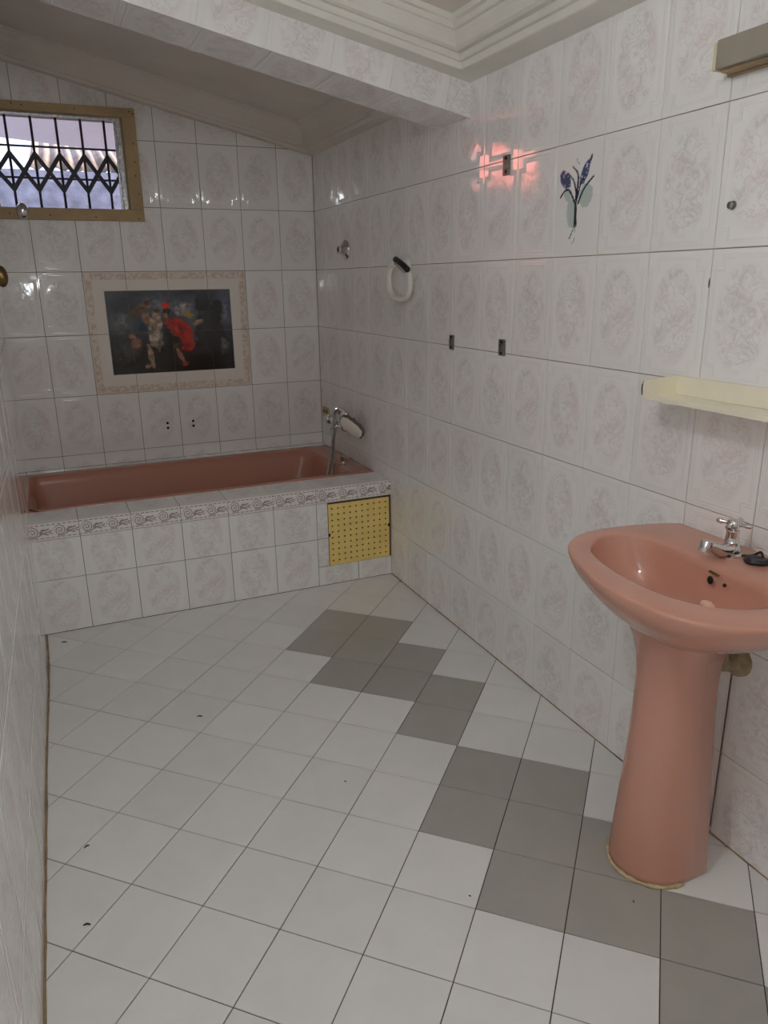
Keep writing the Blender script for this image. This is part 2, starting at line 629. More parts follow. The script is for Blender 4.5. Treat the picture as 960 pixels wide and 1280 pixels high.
# mural: eight printed tiles (generic classical scene: storm sky, pale figures, red cloak, dark horse)
rng = random.Random(3)
def vnoise(x, y, seed=0):
    def hsh(i, j):
        return (math.sin(i * 127.1 + j * 311.7 + seed * 74.7) * 43758.5453) % 1.0
    i, j = math.floor(x), math.floor(y)
    fx, fy = x - i, y - j
    fx, fy = fx * fx * (3 - 2 * fx), fy * fy * (3 - 2 * fy)
    return (hsh(i, j) * (1 - fx) + hsh(i + 1, j) * fx) * (1 - fy) + (hsh(i, j + 1) * (1 - fx) + hsh(i + 1, j + 1) * fx) * fy
def fbm(x, y, s=0):
    return 0.5 * vnoise(x, y, s) + 0.3 * vnoise(2 * x, 2 * y, s + 1) + 0.2 * vnoise(4 * x, 4 * y, s + 2)
def mixc(a, b, t):
    t = max(0.0, min(1.0, t))
    return tuple(x + (y - x) * t for x, y in zip(a, b))
def sst(a, b, x):
    t = max(0.0, min(1.0, (x - a) / (b - a)))
    return t * t * (3 - 2 * t)
BLOBS = [  # cx, cy, rx, ry, angle, colour, softness      (picture coordinates 0..1, up positive)
    (0.12, 0.30, 0.16, 0.22, 0, (70, 66, 64), .8), (0.10, 0.62, 0.12, 0.16, 20, (120, 122, 126), .9),
    (0.42, 0.82, 0.22, 0.13, 0, (132, 134, 142), .9), (0.92, 0.32, 0.07, 0.16, 0, (110, 108, 108), .9), (0.95, 0.75, 0.07, 0.2, 0, (104, 112, 132), .9),
    (0.80, 0.45, 0.12, 0.34, -8, (14, 12, 13), .3), (0.76, 0.83, 0.065, 0.11, 10, (20, 18, 20), .25), (0.88, 0.76, 0.05, 0.11, -20, (16, 14, 16), .25),
    (0.93, 0.42, 0.018, 0.11, 38, (22, 19, 20), .3), (0.60, 0.22, 0.26, 0.14, 0, (24, 18, 17), .6), (0.50, 0.40, 0.06, 0.22, 6, (26, 17, 16), .4),
    (0.24, 0.76, 0.085, 0.055, 25, (122, 92, 66), .4), (0.30, 0.66, 0.04, 0.10, 10, (170, 128, 104), .35), (0.315, 0.82, 0.024, 0.045, 0, (178, 136, 112), .3), (0.315, 0.85, 0.026, 0.03, 0, (92, 62, 44), .4),
    (0.26, 0.55, 0.04, 0.08, 0, (44, 58, 84), .5), (0.20, 0.38, 0.05, 0.06, 35, (160, 110, 92), .4), (0.17, 0.46, 0.026, 0.035, 0, (168, 120, 100), .4),
    (0.37, 0.60, 0.055, 0.13, -8, (204, 172, 150), .35), (0.39, 0.72, 0.026, 0.045, 0, (206, 168, 146), .3), (0.395, 0.755, 0.028, 0.028, 0, (96, 70, 50), .4),
    (0.36, 0.42, 0.065, 0.13, 6, (186, 170, 152), .4), (0.31, 0.22, 0.024, 0.16, 8, (186, 148, 124), .35), (0.275, 0.09, 0.03, 0.025, 0, (176, 130, 108), .35), (0.385, 0.34, 0.018, 0.09, -10, (150, 130, 116), .4),
    (0.60, 0.76, 0.085, 0.09, 30, (184, 176, 168), .5), (0.64, 0.69, 0.055, 0.04, -14, (176, 140, 72), .4), (0.72, 0.60, 0.055, 0.03, 24, (190, 146, 122), .35),
    (0.545, 0.56, 0.095, 0.11, -30, (214, 46, 26), .22), (0.61, 0.44, 0.06, 0.16, 6, (202, 38, 22), .22), (0.62, 0.30, 0.055, 0.05, 0, (190, 34, 20), .3),
    (0.575, 0.50, 0.018, 0.14, 14, (150, 22, 14), .6), (0.47, 0.74, 0.032, 0.045, 0, (66, 46, 40), .35), (0.465, 0.815, 0.036, 0.035, 12, (206, 44, 28), .3), (0.455, 0.69, 0.02, 0.035, 0, (176, 128, 104), .4),
    (0.55, 0.20, 0.02, 0.12, 24, (168, 118, 96), .35), (0.59, 0.10, 0.03, 0.03, 10, (158, 58, 50), .35), (0.52, 0.33, 0.035, 0.05, 0, (112, 82, 54), .6),
    (0.70, 0.74, 0.11, 0.006, -6, (120, 96, 80), .5),
]
def mural_print(x, y):
    """x, y in metres on the wall"""
    # border of mottled beige, then plain cream, then the picture
    dx = min(x + 1.1948, -0.3948 - x)
    dy = min(y - ZR[2], ZR[4] - y)
    d = min(dx, dy)
    px, py = (x + 1.102) / (1.102 - 0.484), (y - 0.924) / (1.336 - 0.924)
    if 0 <= px <= 1 and 0 <= py <= 1:
        n = fbm(px * 6, py * 5, 5)
        c = mixc((96, 104, 120), (58, 62, 72), n * 1.4 - .1)
        c = mixc(c, (30, 26, 25), sst(0.62, 0.16, py + 0.12 * (n - .5)))
        for bx, by, rx, ry, an, col, soft in BLOBS:
            ca, sa = math.cos(math.radians(an)), math.sin(math.radians(an))
            qx, qy = (px - bx) * 1.5, (py - by)
            ex, ey = (qx * ca + qy * sa) / (rx * 1.5), (-qx * sa + qy * ca) / ry
            r = math.hypot(ex, ey) + 0.75 * (fbm(px * 30, py * 20, 9) - .5) + 0.25 * (fbm(px * 80, py * 54, 8) - .5)
            if r < 1.15:
                t = sst(1.1, 1.1 - max(.15, soft), r)
                sh = 0.45 + 1.05 * fbm(px * 34 + bx * 9, py * 24, 2)
                c = mixc(c, tuple(min(255, q * sh) for q in col), t)
        return tuple(q * 0.9 for q in c)
    cream = (234, 227, 219)
    if 0.006 < d < 0.036:
        n = fbm(x * 90, y * 90, 3)
        return mixc((212, 194, 180), (232, 222, 212), sst(0.40, 0.58, n))
    if d < 0.006:
        return (226, 216, 206)
    return cream
for i in range(4):
    for j in range(2):
        xc = -1.1948 + 0.2 * i + 0.1
        zc = ZR[2] + TH * j + TH / 2
        print_tile(wall_back, (1, 0, 0), (0, 0, 1), (xc, 0, zc), TW, TH, 56, 84,
                   lambda u, v, xc=xc, zc=zc: mural_print(xc + (u - .5) * TW, zc + (v - .5) * TH))
# drilled holes left in the back wall
for x, z in ((-0.863, 0.660), (-0.863, 0.634), (-0.729, 0.660), (-0.729, 0.634)):
    bm = nb(); lathe(bm, (x, 0.002, z), (0, -1, 0), [(0, 0.0070), (0.0024, 0.0070)], 14)
    obj('drill_hole', bm, M['hole'], wall_back)

# --- right wall (x = 0)
bm = nb()
box(bm, 0.003, 0.14, REAR, 0.003, -0.1, 2.62)
wall_right = struct(obj('wall_right', bm, M['grout_wall']))
cols_r = [0.0] + [0.1337 + 0.2 * i for i in range(0, 22)]
rows_r = [0.0] + ZR[:7] + [2.13]
flower_i = 11
def skip_right(i, j, c0, c1, r0, r1):
    if i == flower_i and abs(r0 - ZR[4]) < 0.01:
        return True
    if r0 > 2.0 and c0 > 1.45:
        return True
    return c1 < 0.90 and r1 < DECK
def anchor_right(i, j, cc, rc):
    if i == 0: cc = cols_r[1] - TW / 2
    if j == 0: rc = ZR[0] - TH / 2
    if j == len(rows_r) - 2: rc = ZR[6] + TH / 2
    return cc, rc
lay(wall_right, (0, -1, 0), (0, 0, 1), (0, 0, 0), cols_r, rows_r, skip_right, anchor=anchor_right)
# flower tile
def seg_d(px, py, a, b):
    ax, ay = a; bx, by = b
    t = max(0, min(1, ((px - ax) * (bx - ax) + (py - ay) * (by - ay)) / max(1e-9, (bx - ax) ** 2 + (by - ay) ** 2)))
    return math.hypot(px - ax - t * (bx - ax), py - ay - t * (by - ay)), t
STROKES = [  # points in tile metres from the centre, half width start/end, colour
    ([(0.004, 0.012), (-0.012, 0.060), (-0.040, 0.090)], .0045, .0015, (40, 46, 62)),
    ([(0.000, 0.004), (0.006, 0.075), (-0.022, 0.108)], .0045, .0020, (38, 44, 60)),
    ([(-0.004, -0.006), (-0.030, 0.034), (-0.052, 0.036), (-0.072, 0.016)], .0040, .0022, (38, 44, 62)),
    ([(0.010, -0.010), (0.034, 0.034), (0.072, 0.066)], .0036, .0030, (44, 50, 66)),
    ([(0.004, 0.000), (0.018, 0.052), (0.030, 0.062)], .0030, .0030, (44, 50, 68)),
    ([(0.000, -0.006), (0.003, -0.076)], .0050, .0068, (46, 48, 60)),
    ([(0.003, -0.076), (-0.020, -0.116)], .0012, .0022, (84, 84, 90)),
    ([(0.003, -0.076), (0.004, -0.120), (-0.008, -0.134)], .0010, .0012, (128, 132, 132)),
    ([(-0.004, 0.130), (0.000, 0.118), (0.008, 0.112)], .0016, .0016, (150, 154, 152)),
]
PETALS = [  # cx, cy, rx, ry, ang, colour
    (-0.016, -0.040, 0.022, 0.046, 8, (186, 200, 196)), (0.042, 0.012, 0.031, 0.036, -8, (190, 204, 198)), (-0.040, 0.020, 0.013, 0.026, 35, (194, 204, 200)),
    (-0.052, 0.072, 0.021, 0.033, 38, (78, 86, 122)), (0.034, 0.082, 0.0145, 0.040, -24, (76, 84, 122)), (0.056, 0.118, 0.005, 0.016, -20, (64, 72, 100)),
]
def flower_print(u, v):
    x, y = (u - .5) * TW, (v - .5) * TH
    y = (y + 0.002) / 0.84
    x = x + 0.006
    c = (240, 239, 238)
    for cx, cy, rx, ry, an, col in PETALS:
        ca, sa = math.cos(math.radians(an)), math.sin(math.radians(an))
        qx, qy = x - cx, y - cy
        r = math.hypot((qx * ca + qy * sa) / rx, (-qx * sa + qy * ca) / ry) + 0.3 * (fbm(x * 130, y * 130, 4) - .5)
        n = fbm(x * 150 + 9, y * 150, 6)
        cc = mixc(col, (206, 212, 226), sst(.54, .68, n)) if col[2] > 90 and col[0] < 90 else mixc(col, (190, 204, 198), n * .5)
        c = mixc(c, cc, sst(1.04, 0.94, r))
    for pts, w0, w1, col in STROKES:
        pp = smooth_path([(a, b, 0) for a, b in pts], 5)
        best = 9
        for q in range(len(pp) - 1):
            d, t = seg_d(x, y, pp[q][:2], pp[q + 1][:2])
            wd = w0 + (w1 - w0) * (q + t) / (len(pp) - 1)
            best = min(best, d / wd)
        c = mixc(c, col, sst(1.15, 0.85, best))
    return c
fl_c = (cols_r[flower_i] + cols_r[flower_i + 1]) / 2
ft = print_tile(wall_right, (0, -1, 0), (0, 0, 1), (0, -fl_c, ZR[4] + TH / 2), TW, TH, 72, 104, flower_print)
ft['label'] = 'plain tile printed with a blue flower bouquet'
# rust mark in a joint of the right wall
bm = nb(); ellipsoid(bm, (-0.0004, -2.7325, 1.352), (0.0012, 0.0022, 0.011), 8, 6)
obj('rust_mark', bm, M['grime'], wall_right)

# --- left wall (x about -1.56), slightly bowed
bm = nb()
lp = [0.14, 0.0, -0.5, -0.956, -1.3, -1.85, -2.8, REAR]
prev = None
for y in lp:
    x = left_x(min(y, 0)) - 0.003
    cur = [bm.verts.new(p) for p in ((x, y, -0.1), (x, y, 2.62), (x - 0.15, y, 2.62), (x - 0.15, y, -0.1))]
    if prev:
        for q in range(4):
            bm.faces.new((prev[q], prev[(q + 1) % 4], cur[(q + 1) % 4], cur[q]))
    else:
        bm.faces.new(cur)
    prev = cur
bm.faces.new(prev)
wall_left = struct(obj('wall_left', bm, M['grout_wall']))
cols_l = [-4.60 + 0.2 * i for i in range(24)]
cols_l[-1] = 0.0
def place_left(cc, rc):
    ya, yb2 = cc - 0.1, min(cc + 0.1, 0)
    xa, xb = left_x(ya), left_x(yb2)
    r = Vector((xb - xa, yb2 - ya, 0)).normalized()
    return frame_matrix(r, (0, 0, 1), ((xa + xb) / 2, cc, rc))
lay(wall_left, (0, 1, 0), (0, 0, 1), (0, 0, 0), cols_l, rows_r[:-1] + [2.316], lambda i, j, c0, c1, r0, r1: (c0 > -0.90 and r1 < DECK) or (r0 > 2.0 and c0 < -1.45),
    place=place_left, jitter=0.0008)

# --- rear wall, closing the room behind the camera
bm = nb(); box(bm, -1.75, 0.15, REAR - 0.15, REAR, -0.1, 2.62)
wall_rear = struct(obj('wall_rear', bm, M['render']))

# --- beam across the room, tiled; it rises to the left with the roof slope
SLB = -0.200
BY0, BY1, BZ = -1.631, -1.402, 1.885
bm = nb()
loft(bm, [[(x, BY0 + 0.003, BZ + 0.003 + SLB * x), (x, BY1 - 0.0005, BZ + 0.003 + SLB * x), (x, BY1 - 0.0005, 2.62), (x, BY0 + 0.003, 2.62)] for x in (-1.70, 0.003)], True, True, True)
beam = struct(obj('trim_1', bm, M['plaster']))
cols_beam = [-1.56] + [-0.273 - 0.2 * i for i in range(6, -1, -1)] + [-0.073, 0.016]
def slope_place(n):
    r = Vector((1, 0, SLB)).normalized()
    def f(cc, rc):
        z = BZ + SLB * cc
        if n == 'front':
            return frame_matrix(r, Vector((-SLB, 0, 1)), (cc, BY0, z + rc)) @ Matrix.Diagonal((1.0205, 1, 1, 1))
        return frame_matrix(r, (0, -1, 0), (cc, (BY0 + BY1) / 2, z)) @ Matrix.Diagonal((1.0205, 1, 1, 1))
    return f
lay(beam, (1, 0, 0), (0, 0, 1), (0, 0, 0), cols_beam, [0.0, 0.20], anchor=lambda i, j, cc, rc: (cc, 0.10), place=slope_place('front'))
lay(beam, (1, 0, 0), (0, 0, 1), (0, 0, 0), cols_beam, [-0.1145, 0.1145], anchor=lambda i, j, cc, rc: (cc, 0.0), place=slope_place('under'))

# --- ceilings and cornices
CZ = 2.096
bm = nb()
loft(bm, [[(x, REAR, CZ + SLB * x), (x, BY0, CZ + SLB * x), (x, BY0, CZ + SLB * x + 0.1), (x, REAR, CZ + SLB * x + 0.1)] for x in (-1.75, 0.0)], True, True, True)
ceiling = struct(obj('ceiling', bm, M['plaster_dim']))
def sweep(bm, prof, path):
    """prof (s, z): s = distance from the wall; path: list of functions s -> (x, y) for each station; z0 as function of (x)"""
    loops = []
    for st in path:
        loops.append([st(s, z) for s, z in prof])
    loft(bm, loops, False)
    return bm
prof = [(0.0, 1.988), (0.074, 1.987), (0.078, 1.989), (0.081, 2.006), (0.091, 2.005), (0.094, 2.007), (0.096, 2.022), (0.116, 2.019), (0.126, 2.024), (0.131, 2.034), (0.133, 2.048), (0.133, 2.064),
        (0.143, 2.063), (0.146, 2.065), (0.148, 2.078), (0.158, 2.080), (0.158, CZ), (0.0, CZ)]
bm = nb()
sweep(bm, prof, [lambda s, z: (-1.60, BY0 - s, z + SLB * -1.60), lambda s, z: (-s, BY0 - s, z + SLB * -s), lambda s, z: (-s, REAR, z + SLB * -s)])
struct(obj('trim_2', bm, M['plaster']))
SL = -0.2225
ACZ = 2.105
bm = nb()
v = [bm.verts.new(p) for p in ((-1.75, 0.0, ACZ - SL * -1.75 * -1 if False else ACZ + SL * -1.75), (0, 0.0, ACZ), (0, BY1, ACZ), (-1.75, BY1, ACZ + SL * -1.75))]
v2 = [bm.verts.new(p.co + Vector((0, 0, 0.08))) for p in v]
bm.faces.new(v); bm.faces.new(v2)
for q in range(4):
    bm.faces.new((v[q], v[(q + 1) % 4], v2[(q + 1) % 4], v2[q]))
struct(obj('ceiling_alcove', bm, M['plaster_dim']))
prof2 = [(0.0, 1.990), (0.046, 1.990), (0.050, 1.996), (0.052, 2.004), (0.060, 2.006), (0.064, 2.016), (0.066, 2.03), (0.074, 2.056), (0.088, 2.076), (0.100, 2.086), (0.104, 2.094), (0.112, 2.098), (0.114, ACZ + 0.001), (0, ACZ + 0.001)]
bm = nb()
sweep(bm, prof2, [lambda s, z: (-1.58, -s, z + SL * -1.58), lambda s, z: (-s, -s, z + SL * -s), lambda s, z: (-s, BY1, z + SL * -s)])
struct(obj('trim_3', bm, M['plaster_dim']))

# --- bath surround: tiled front, tiled deck
bm = nb()
box(bm, -1.60, -0.318, TUBY + 0.003, TUBY + 0.05, -0.05, DECK - 0.003)
box(bm, -0.318, -0.008, TUBY + 0.003, TUBY + 0.05, -0.05, 0.093)
box(bm, -0.318, -0.008, TUBY + 0.003, TUBY + 0.05, 0.395, DECK - 0.003)
box(bm, -0.008, 0.003, TUBY + 0.003, TUBY + 0.05, -0.05, DECK - 0.003)
box(bm, -1.60, 0.003, TUBY + 0.05, -0.772, DECK - 0.05, DECK - 0.003)
box(bm, -1.60, 0.003, -0.078, 0.003, DECK - 0.05, DECK - 0.003)
box(bm, -0.40, 0.0, TUBY + 0.25, TUBY + 0.27, 0.0, 0.41)
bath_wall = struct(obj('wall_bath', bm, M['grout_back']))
cols_f = [-1.556] + [-(0.1721 + 0.2 * i) for i in range(6, 0, -1)]
PAN = (-0.318, -0.009, 0.0935, 0.395)
anc_f = lambda i, j, cc, rc: ((cols_f[1] - 0.1) if i == 0 else cc, (0.2307 - TH / 2 + .03) if j == 0 else 0.2307 + 0.10)
lay(bath_wall, (1, 0, 0), (0, 0, 1), (0, TUBY, 0), cols_f, [0.0, 0.2307, 0.4005], anchor=anc_f)
lay(bath_wall, (1, 0, 0), (0, 0, 1), (0, TUBY, 0), [-0.3721, PAN[0]], [0.0935, 0.2307, 0.4005], mat=M['tile_plain'])
lay(bath_wall, (1, 0, 0), (0, 0, 1), (0, TUBY, 0), [-0.3721, -0.1721, 0.0], [0.0, 0.0935], mat=M['tile_plain'])
def scroll_print(u, v):
    x, y = u * 0.2, v * 0.0703
    base, ink, ink2 = (237, 234, 232), (162, 146, 146), (190, 177, 173)
    c = base
    # dashes along both edges
    for yy, ph in ((0.0645, 0.0), (0.0085, 0.006)):
        if abs(y - yy) < 0.0021 and ((x + ph) % 0.02) < 0.0135:
            c = ink2 if yy < 0.03 else (142, 124, 120)
    xm = (x % 0.1)
    # spiral
    sx, sy = xm - 0.028, y - 0.036
    r, th = math.hypot(sx, sy), math.atan2(sy, sx)
    if r < 0.0230:
        k = (r / 0.0105 - (th - 1.2) / (2 * math.pi)) % 1.0
        e = min(k, 1 - k) * 0.0105
        c = mixc(c, ink, sst(0.0026, 0.0014, e))
    # stem and leaves
    pts = [(0.020, 0.016), (0.034, 0.013), (0.048, 0.020), (0.060, 0.026), (0.076, 0.034), (0.090, 0.030), (0.104, 0.022)]
    for a, b in zip(pts, pts[1:]):
        d, t = seg_d(xm, y, a, b)
        c = mixc(c, ink, sst(0.0026, 0.0016, d))
    for cx, cy, rx, ry, an in ((0.061, 0.040, .011, .0038, 50), (0.070, 0.042, .010, .0036, 15), (0.064, 0.030, .010, .0034, -30), (0.078, 0.024, .009, .0032, -20), (0.055, 0.030, .008, .003, 100), (0.084, 0.044, .007, .003, 40), (0.093, 0.037, .006, .003, 10)):
        ca, sa = math.cos(math.radians(an)), math.sin(math.radians(an))
        qx, qy = xm - cx, y - cy
        rr = math.hypot((qx * ca + qy * sa) / rx, (-qx * sa + qy * ca) / ry)
        c = mixc(c, ink, sst(1.1, 0.9, rr))
    return c
master = None
for i, (a, b) in enumerate(zip(cols_f + [-0.1721], (cols_f + [-0.1721, 0.0])[1:])):
    w = b - a
    whole = abs(w - 0.2) < 1e-3
    p = ((a + b) / 2, TUBY, (0.4005 + DECK) / 2)
    if whole and master is not None:
        o = link_mesh('border_tile', master, None, bath_wall, frame_matrix((1, 0, 0), (0, 0, 1), p))
    else:
        o = print_tile(bath_wall, (1, 0, 0), (0, 0, 1), p, w, DECK - 0.4005, int(110 * w / 0.2), 40, scroll_print, 'border_tile',
                       u0=(1 - w / 0.2) if i == 0 else 0.0, u1=1.0 if i == 0 else w / 0.2)
        if whole:
            master = o.data
cols_d = [-1.556] + [-(0.1721 + 0.2 * i) for i in range(6, -1, -1)] + [0.0]
lay(bath_wall, (1, 0, 0), (0, 1, 0), (0, 0, DECK), cols_d, [TUBY, -0.775], mat=M['tile_plain'], anchor=lambda i, j, cc, rc: (cc, -0.80))
cols_d2 = [-1.57] + cols_b[1:]
lay(bath_wall, (1, 0, 0), (0, 1, 0), (0, 0, DECK), cols_d2, [-0.078, 0.0], mat=M['tile_plain'], anchor=lambda i, j, cc, rc: (cc, -0.03))
bm = nb(); tube(bm, smooth_path([(-1.548, -0.752, DECK + 0.006), (-1.535, -0.768, DECK + 0.005), (-1.515, -0.775, DECK + 0.003)], 4), lambda t: 0.0045 - 0.0035 * t, 6)
obj('cracked_filler', bm, M['hole'], bath_wall, smooth='all')
# perforated yellow access panel with real holes
pan = empty('access_panel', (-0.1635, TUBY, 0.094))
bm = nb()
pw, phh, nx, nz = 0.305, 0.297, 10, 10
mx_, mz_ = 0.018, 0.022
cw, chh = (pw - 2 * mx_) / 9.0, (phh - 2 * mz_) / 9.0
xs = [-pw / 2] + [-pw / 2 + mx_ + cw * (i - 0.5) for i in range(1, 10)] + [pw / 2]
zs = [0.0] + [mz_ + chh * (i - 0.5) for i in range(1, 10)] + [phh]
for i in range(10):
    for j in range(10):
        hx, hz = -pw / 2 + mx_ + cw * i, mz_ + chh * j
        R = 0.0045
        ring = [(hx + R * math.cos(q * math.pi / 4 + math.pi / 8), hz + R * math.sin(q * math.pi / 4 + math.pi / 8)) for q in range(8)]
        cx0, cx1, cz0, cz1 = xs[i], xs[i + 1], zs[j], zs[j + 1]
        cor = [(cx1, hz), (cx1, cz1), (hx, cz1), (cx0, cz1), (cx0, hz), (cx0, cz0), (hx, cz0), (cx1, cz0)]
        V = lambda p, y: bm.verts.new((p[0], y, p[1]))
        rf = [V(p, 0.0) for p in ring]
        rb = [V(p, 0.004) for p in ring]
        of = [V(p, 0.0) for p in cor]
        # ring vertex q lies between corner directions q and q+1
        for q in range(8):
            n = (q + 1) % 8
            bm.faces.new((rf[q], rf[n], of[n]))
            bm.faces.new((rf[q], of[n], of[q]))
            bm.faces.new((rf[q], rf[n], rb[n], rb[q]))
bmesh.ops.remove_doubles(bm, verts=bm.verts[:], dist=1e-5)
for a, b in (((-pw / 2, 0), (pw / 2, 0)), ((pw / 2, 0), (pw / 2, phh)), ((pw / 2, phh), (-pw / 2, phh)), ((-pw / 2, phh), (-pw / 2, 0))):
    bm.faces.new([bm.verts.new((a[0], 0, a[1])), bm.verts.new((b[0], 0, b[1])), bm.verts.new((b[0], .004, b[1])), bm.verts.new((a[0], .004, a[1]))])
obj('perforated_board', bm, M['yellow'], pan)
bm = nb(); box(bm, -pw / 2 - 0.004, pw / 2 + 0.004, 0.0045, 0.008, -0.003, phh + 0.004); obj('shade_backing', bm, M['hole'], pan)  # black sheet added for the shade in the void behind the holes
for sx, z in ((-1, 0.150), (1, 0.158)):
    bm = nb(); box(bm, sx * 0.1500 - 0.004, sx * 0.1500 + 0.004, -0.003, 0.002, z - 0.007, z + 0.007, 0.001)
    obj('clip', bm, M['hole'], pan)
tag(pan, 'yellow perforated board closing the access opening in the tiled bath front', 'access panel')

# --- seams of dirty filler where walls meet the floor
def seam(name, pts, r, mat, parent):
    rr = random.Random(5)
    n = len(pts)
    vals = [0.75 + 0.5 * rr.random() for _ in range(n)]
    bm = nb(); tube(bm, pts, lambda t: r * vals[min(n - 1, int(t * (n - 1)))], 6)
    return obj(name, bm, mat, parent, smooth='all')
ys = [TUBY - 0.004 - 0.06 * i for i in range(60)]
seam('seam_filler', [(left_x(y) + 0.0015, y, 0.0) for y in ys], 0.0042, M['seam'], floor)
seam('seam_filler', [(-0.0008, y, 0.0) for y in ys], 0.0028, M['seam'], floor)
seam('seam_filler', [(-1.55 + 0.05 * i, TUBY - 0.0005, 0.0) for i in range(32)], 0.0016, M['grime'], floor)

# ------------------------------------------------------------------ window
win = struct(empty('window_1', (-1.22, 0, 1.66)))
def wobj(name, bm, mat, parent=win, smooth=False):
    o = obj(name, bm, mat, None, smooth=smooth)
    o.parent = parent
    off = Vector(win.location)
    o.data.transform(Matrix.Translation(-off))
    return o
FX0, FX1, FZ0, FZ1 = -1.555, -0.877, 1.657, 2.150
YF0, YF1 = -0.018, 0.004
for nm, b in (('frame_board', (FX0, FX1, WZ1 - 0.003, FZ1)), ('frame_board', (FX0, FX1, FZ0, WZ0 + 0.003)), ('frame_board', (WX1 - 0.003, FX1, WZ0 + 0.003, WZ1 - 0.003)), ('frame_board', (FX0, WX0 + 0.003, WZ0 + 0.003, WZ1 - 0.003))):
    bm = nb(); box(bm, b[0], b[1], YF0, YF1, b[2], b[3], 0.002); wobj(nm, bm, M['window_frame'])
# lining of the opening
bm = nb()
for b in ((WX0, WX1, WZ1 - 0.006, WZ1), (WX0, WX1, WZ0, WZ0 + 0.006), (WX0, WX0 + 0.006, WZ0, WZ1), (WX1 - 0.006, WX1, WZ0, WZ1)):
    box(bm, b[0], b[1], 0.004, 0.14, b[2], b[3])
wobj('lining', bm, M['window_frame'])
# slotted aluminium side channel
bm = nb()
box(bm, WX1 - 0.030, WX1 - 0.008, 0.012, 0.030, WZ0 + 0.006, WZ1 - 0.006, 0.002)
box(bm, WX1 - 0.040, WX1 - 0.030, 0.020, 0.026, WZ0 + 0.006, WZ1 - 0.006, 0.001)
for i in range(6):
    z = WZ0 + 0.045 + i * 0.062
    box(bm, WX1 - 0.034, WX1 - 0.012, 0.008, 0.014, z, z + 0.022, 0.002)
wobj('side_channel', bm, M['alu'])
bm = nb(); box(bm, WX0 + 0.006, WX1 - 0.008, 0.014, 0.026, WZ1 - 0.018, WZ1 - 0.006, 0.002); wobj('head_rail', bm, M['alu'])
bm = nb(); loft(bm, [[(x, 0.080, WZ0 + 0.006), (x, 0.084, WZ0 + 0.006), (x, 0.126, WZ1 - 0.006), (x, 0.122, WZ1 - 0.006)] for x in (WX0 + 0.006, WX1 - 0.034)], True, True, True); wobj('glass_pane', bm, M['glass'])
# iron grille: upright rods, rails and a folding lattice
GY = 0.05
barx = [-1.436, -1.330, -1.2235, -1.117, -1.0135]
for x in barx:
    bm = nb(); cyl(bm, (x, GY, WZ0 + 0.006), (x, GY, WZ1 - 0.006), 0.0058, 8); wobj('grille_rod', bm, M['iron'], smooth=True)
for z in (1.978, 1.844):
    bm = nb(); box(bm, WX0 + 0.006, WX1 - 0.006, GY + 0.006, GY + 0.011, z - 0.0045, z + 0.0045, 0.001); wobj('grille_rail', bm, M['iron'])
def strip(a, b, y, w=0.0185):
    d = Vector((b[0] - a[0], 0, b[1] - a[1])); L = d.length; d.normalize(); nrm = Vector((-d.z, 0, d.x)) * (w / 2)
    bm = nb()
    P = [Vector((a[0], 0, a[1])) - d * 0.006, Vector((b[0], 0, b[1])) + d * 0.006]
    f = [[P[0] - nrm, P[1] - nrm, P[1] + nrm, P[0] + nrm]]
    loft(bm, [[(q.x, y, q.z) for q in f[0]], [(q.x, y + 0.004, q.z) for q in f[0]]], True, True, True)
    wobj('lattice_strip', bm, M['iron'])
ZT, ZB = 1.944, 1.790
xs_l = [-1.50] + barx
for i in range(len(barx)):
    nx_ = barx[i + 1] if i + 1 < len(barx) else -0.945
    if i + 1 < len(barx):
        strip((barx[i], ZT), (nx_, ZB), GY - 0.011)
        strip((barx[i], ZB), (nx_, ZT), GY - 0.016)
    else:
        strip((barx[i], ZT), (-0.962, (ZT + ZB) / 2), GY - 0.011)
        strip((barx[i], ZB), (-0.962, (ZT + ZB) / 2), GY - 0.016)
strip((-1.495, (ZT + ZB) / 2), (barx[0], ZT), GY - 0.016)
strip((-1.495, (ZT + ZB) / 2), (barx[0], ZB), GY - 0.011)
# nail heads and dirt on the boards
for x, z in ((-1.40, 2.138), (-1.36, 2.133), (-1.14, 2.132), (-0.900, 2.136), (-0.885, 2.128), (-1.47, 1.682), (-1.30, 1.677), (-1.10, 1.672), (-0.905, 1.668), (-0.900, 1.86), (-0.898, 1.92), (-0.895, 2.0), (-0.893, 1.78)):
    bm = nb(); lathe(bm, (x, YF0 + 0.001, z), (0, -1, 0), [(0, 0.0036), (0.0016, 0.003), (0.002, 0.001)], 8); wobj('nail_head', bm, M['hole'])
# chrome knob on the bottom board
bm = nb(); lathe(bm, (-1.415, YF0, 1.690), (0, -1, 0), [(0, 0.010), (0.006, 0.010), (0.010, 0.008), (0.014, 0.016), (0.022, 0.024), (0.034, 0.0265), (0.046, 0.022), (0.053, 0.010)], 20)
for v_ in bm.verts: v_.co.z = 1.690 + (v_.co.z - 1.690) * 1.35
wobj('knob', bm, M['chrome'], smooth='all')

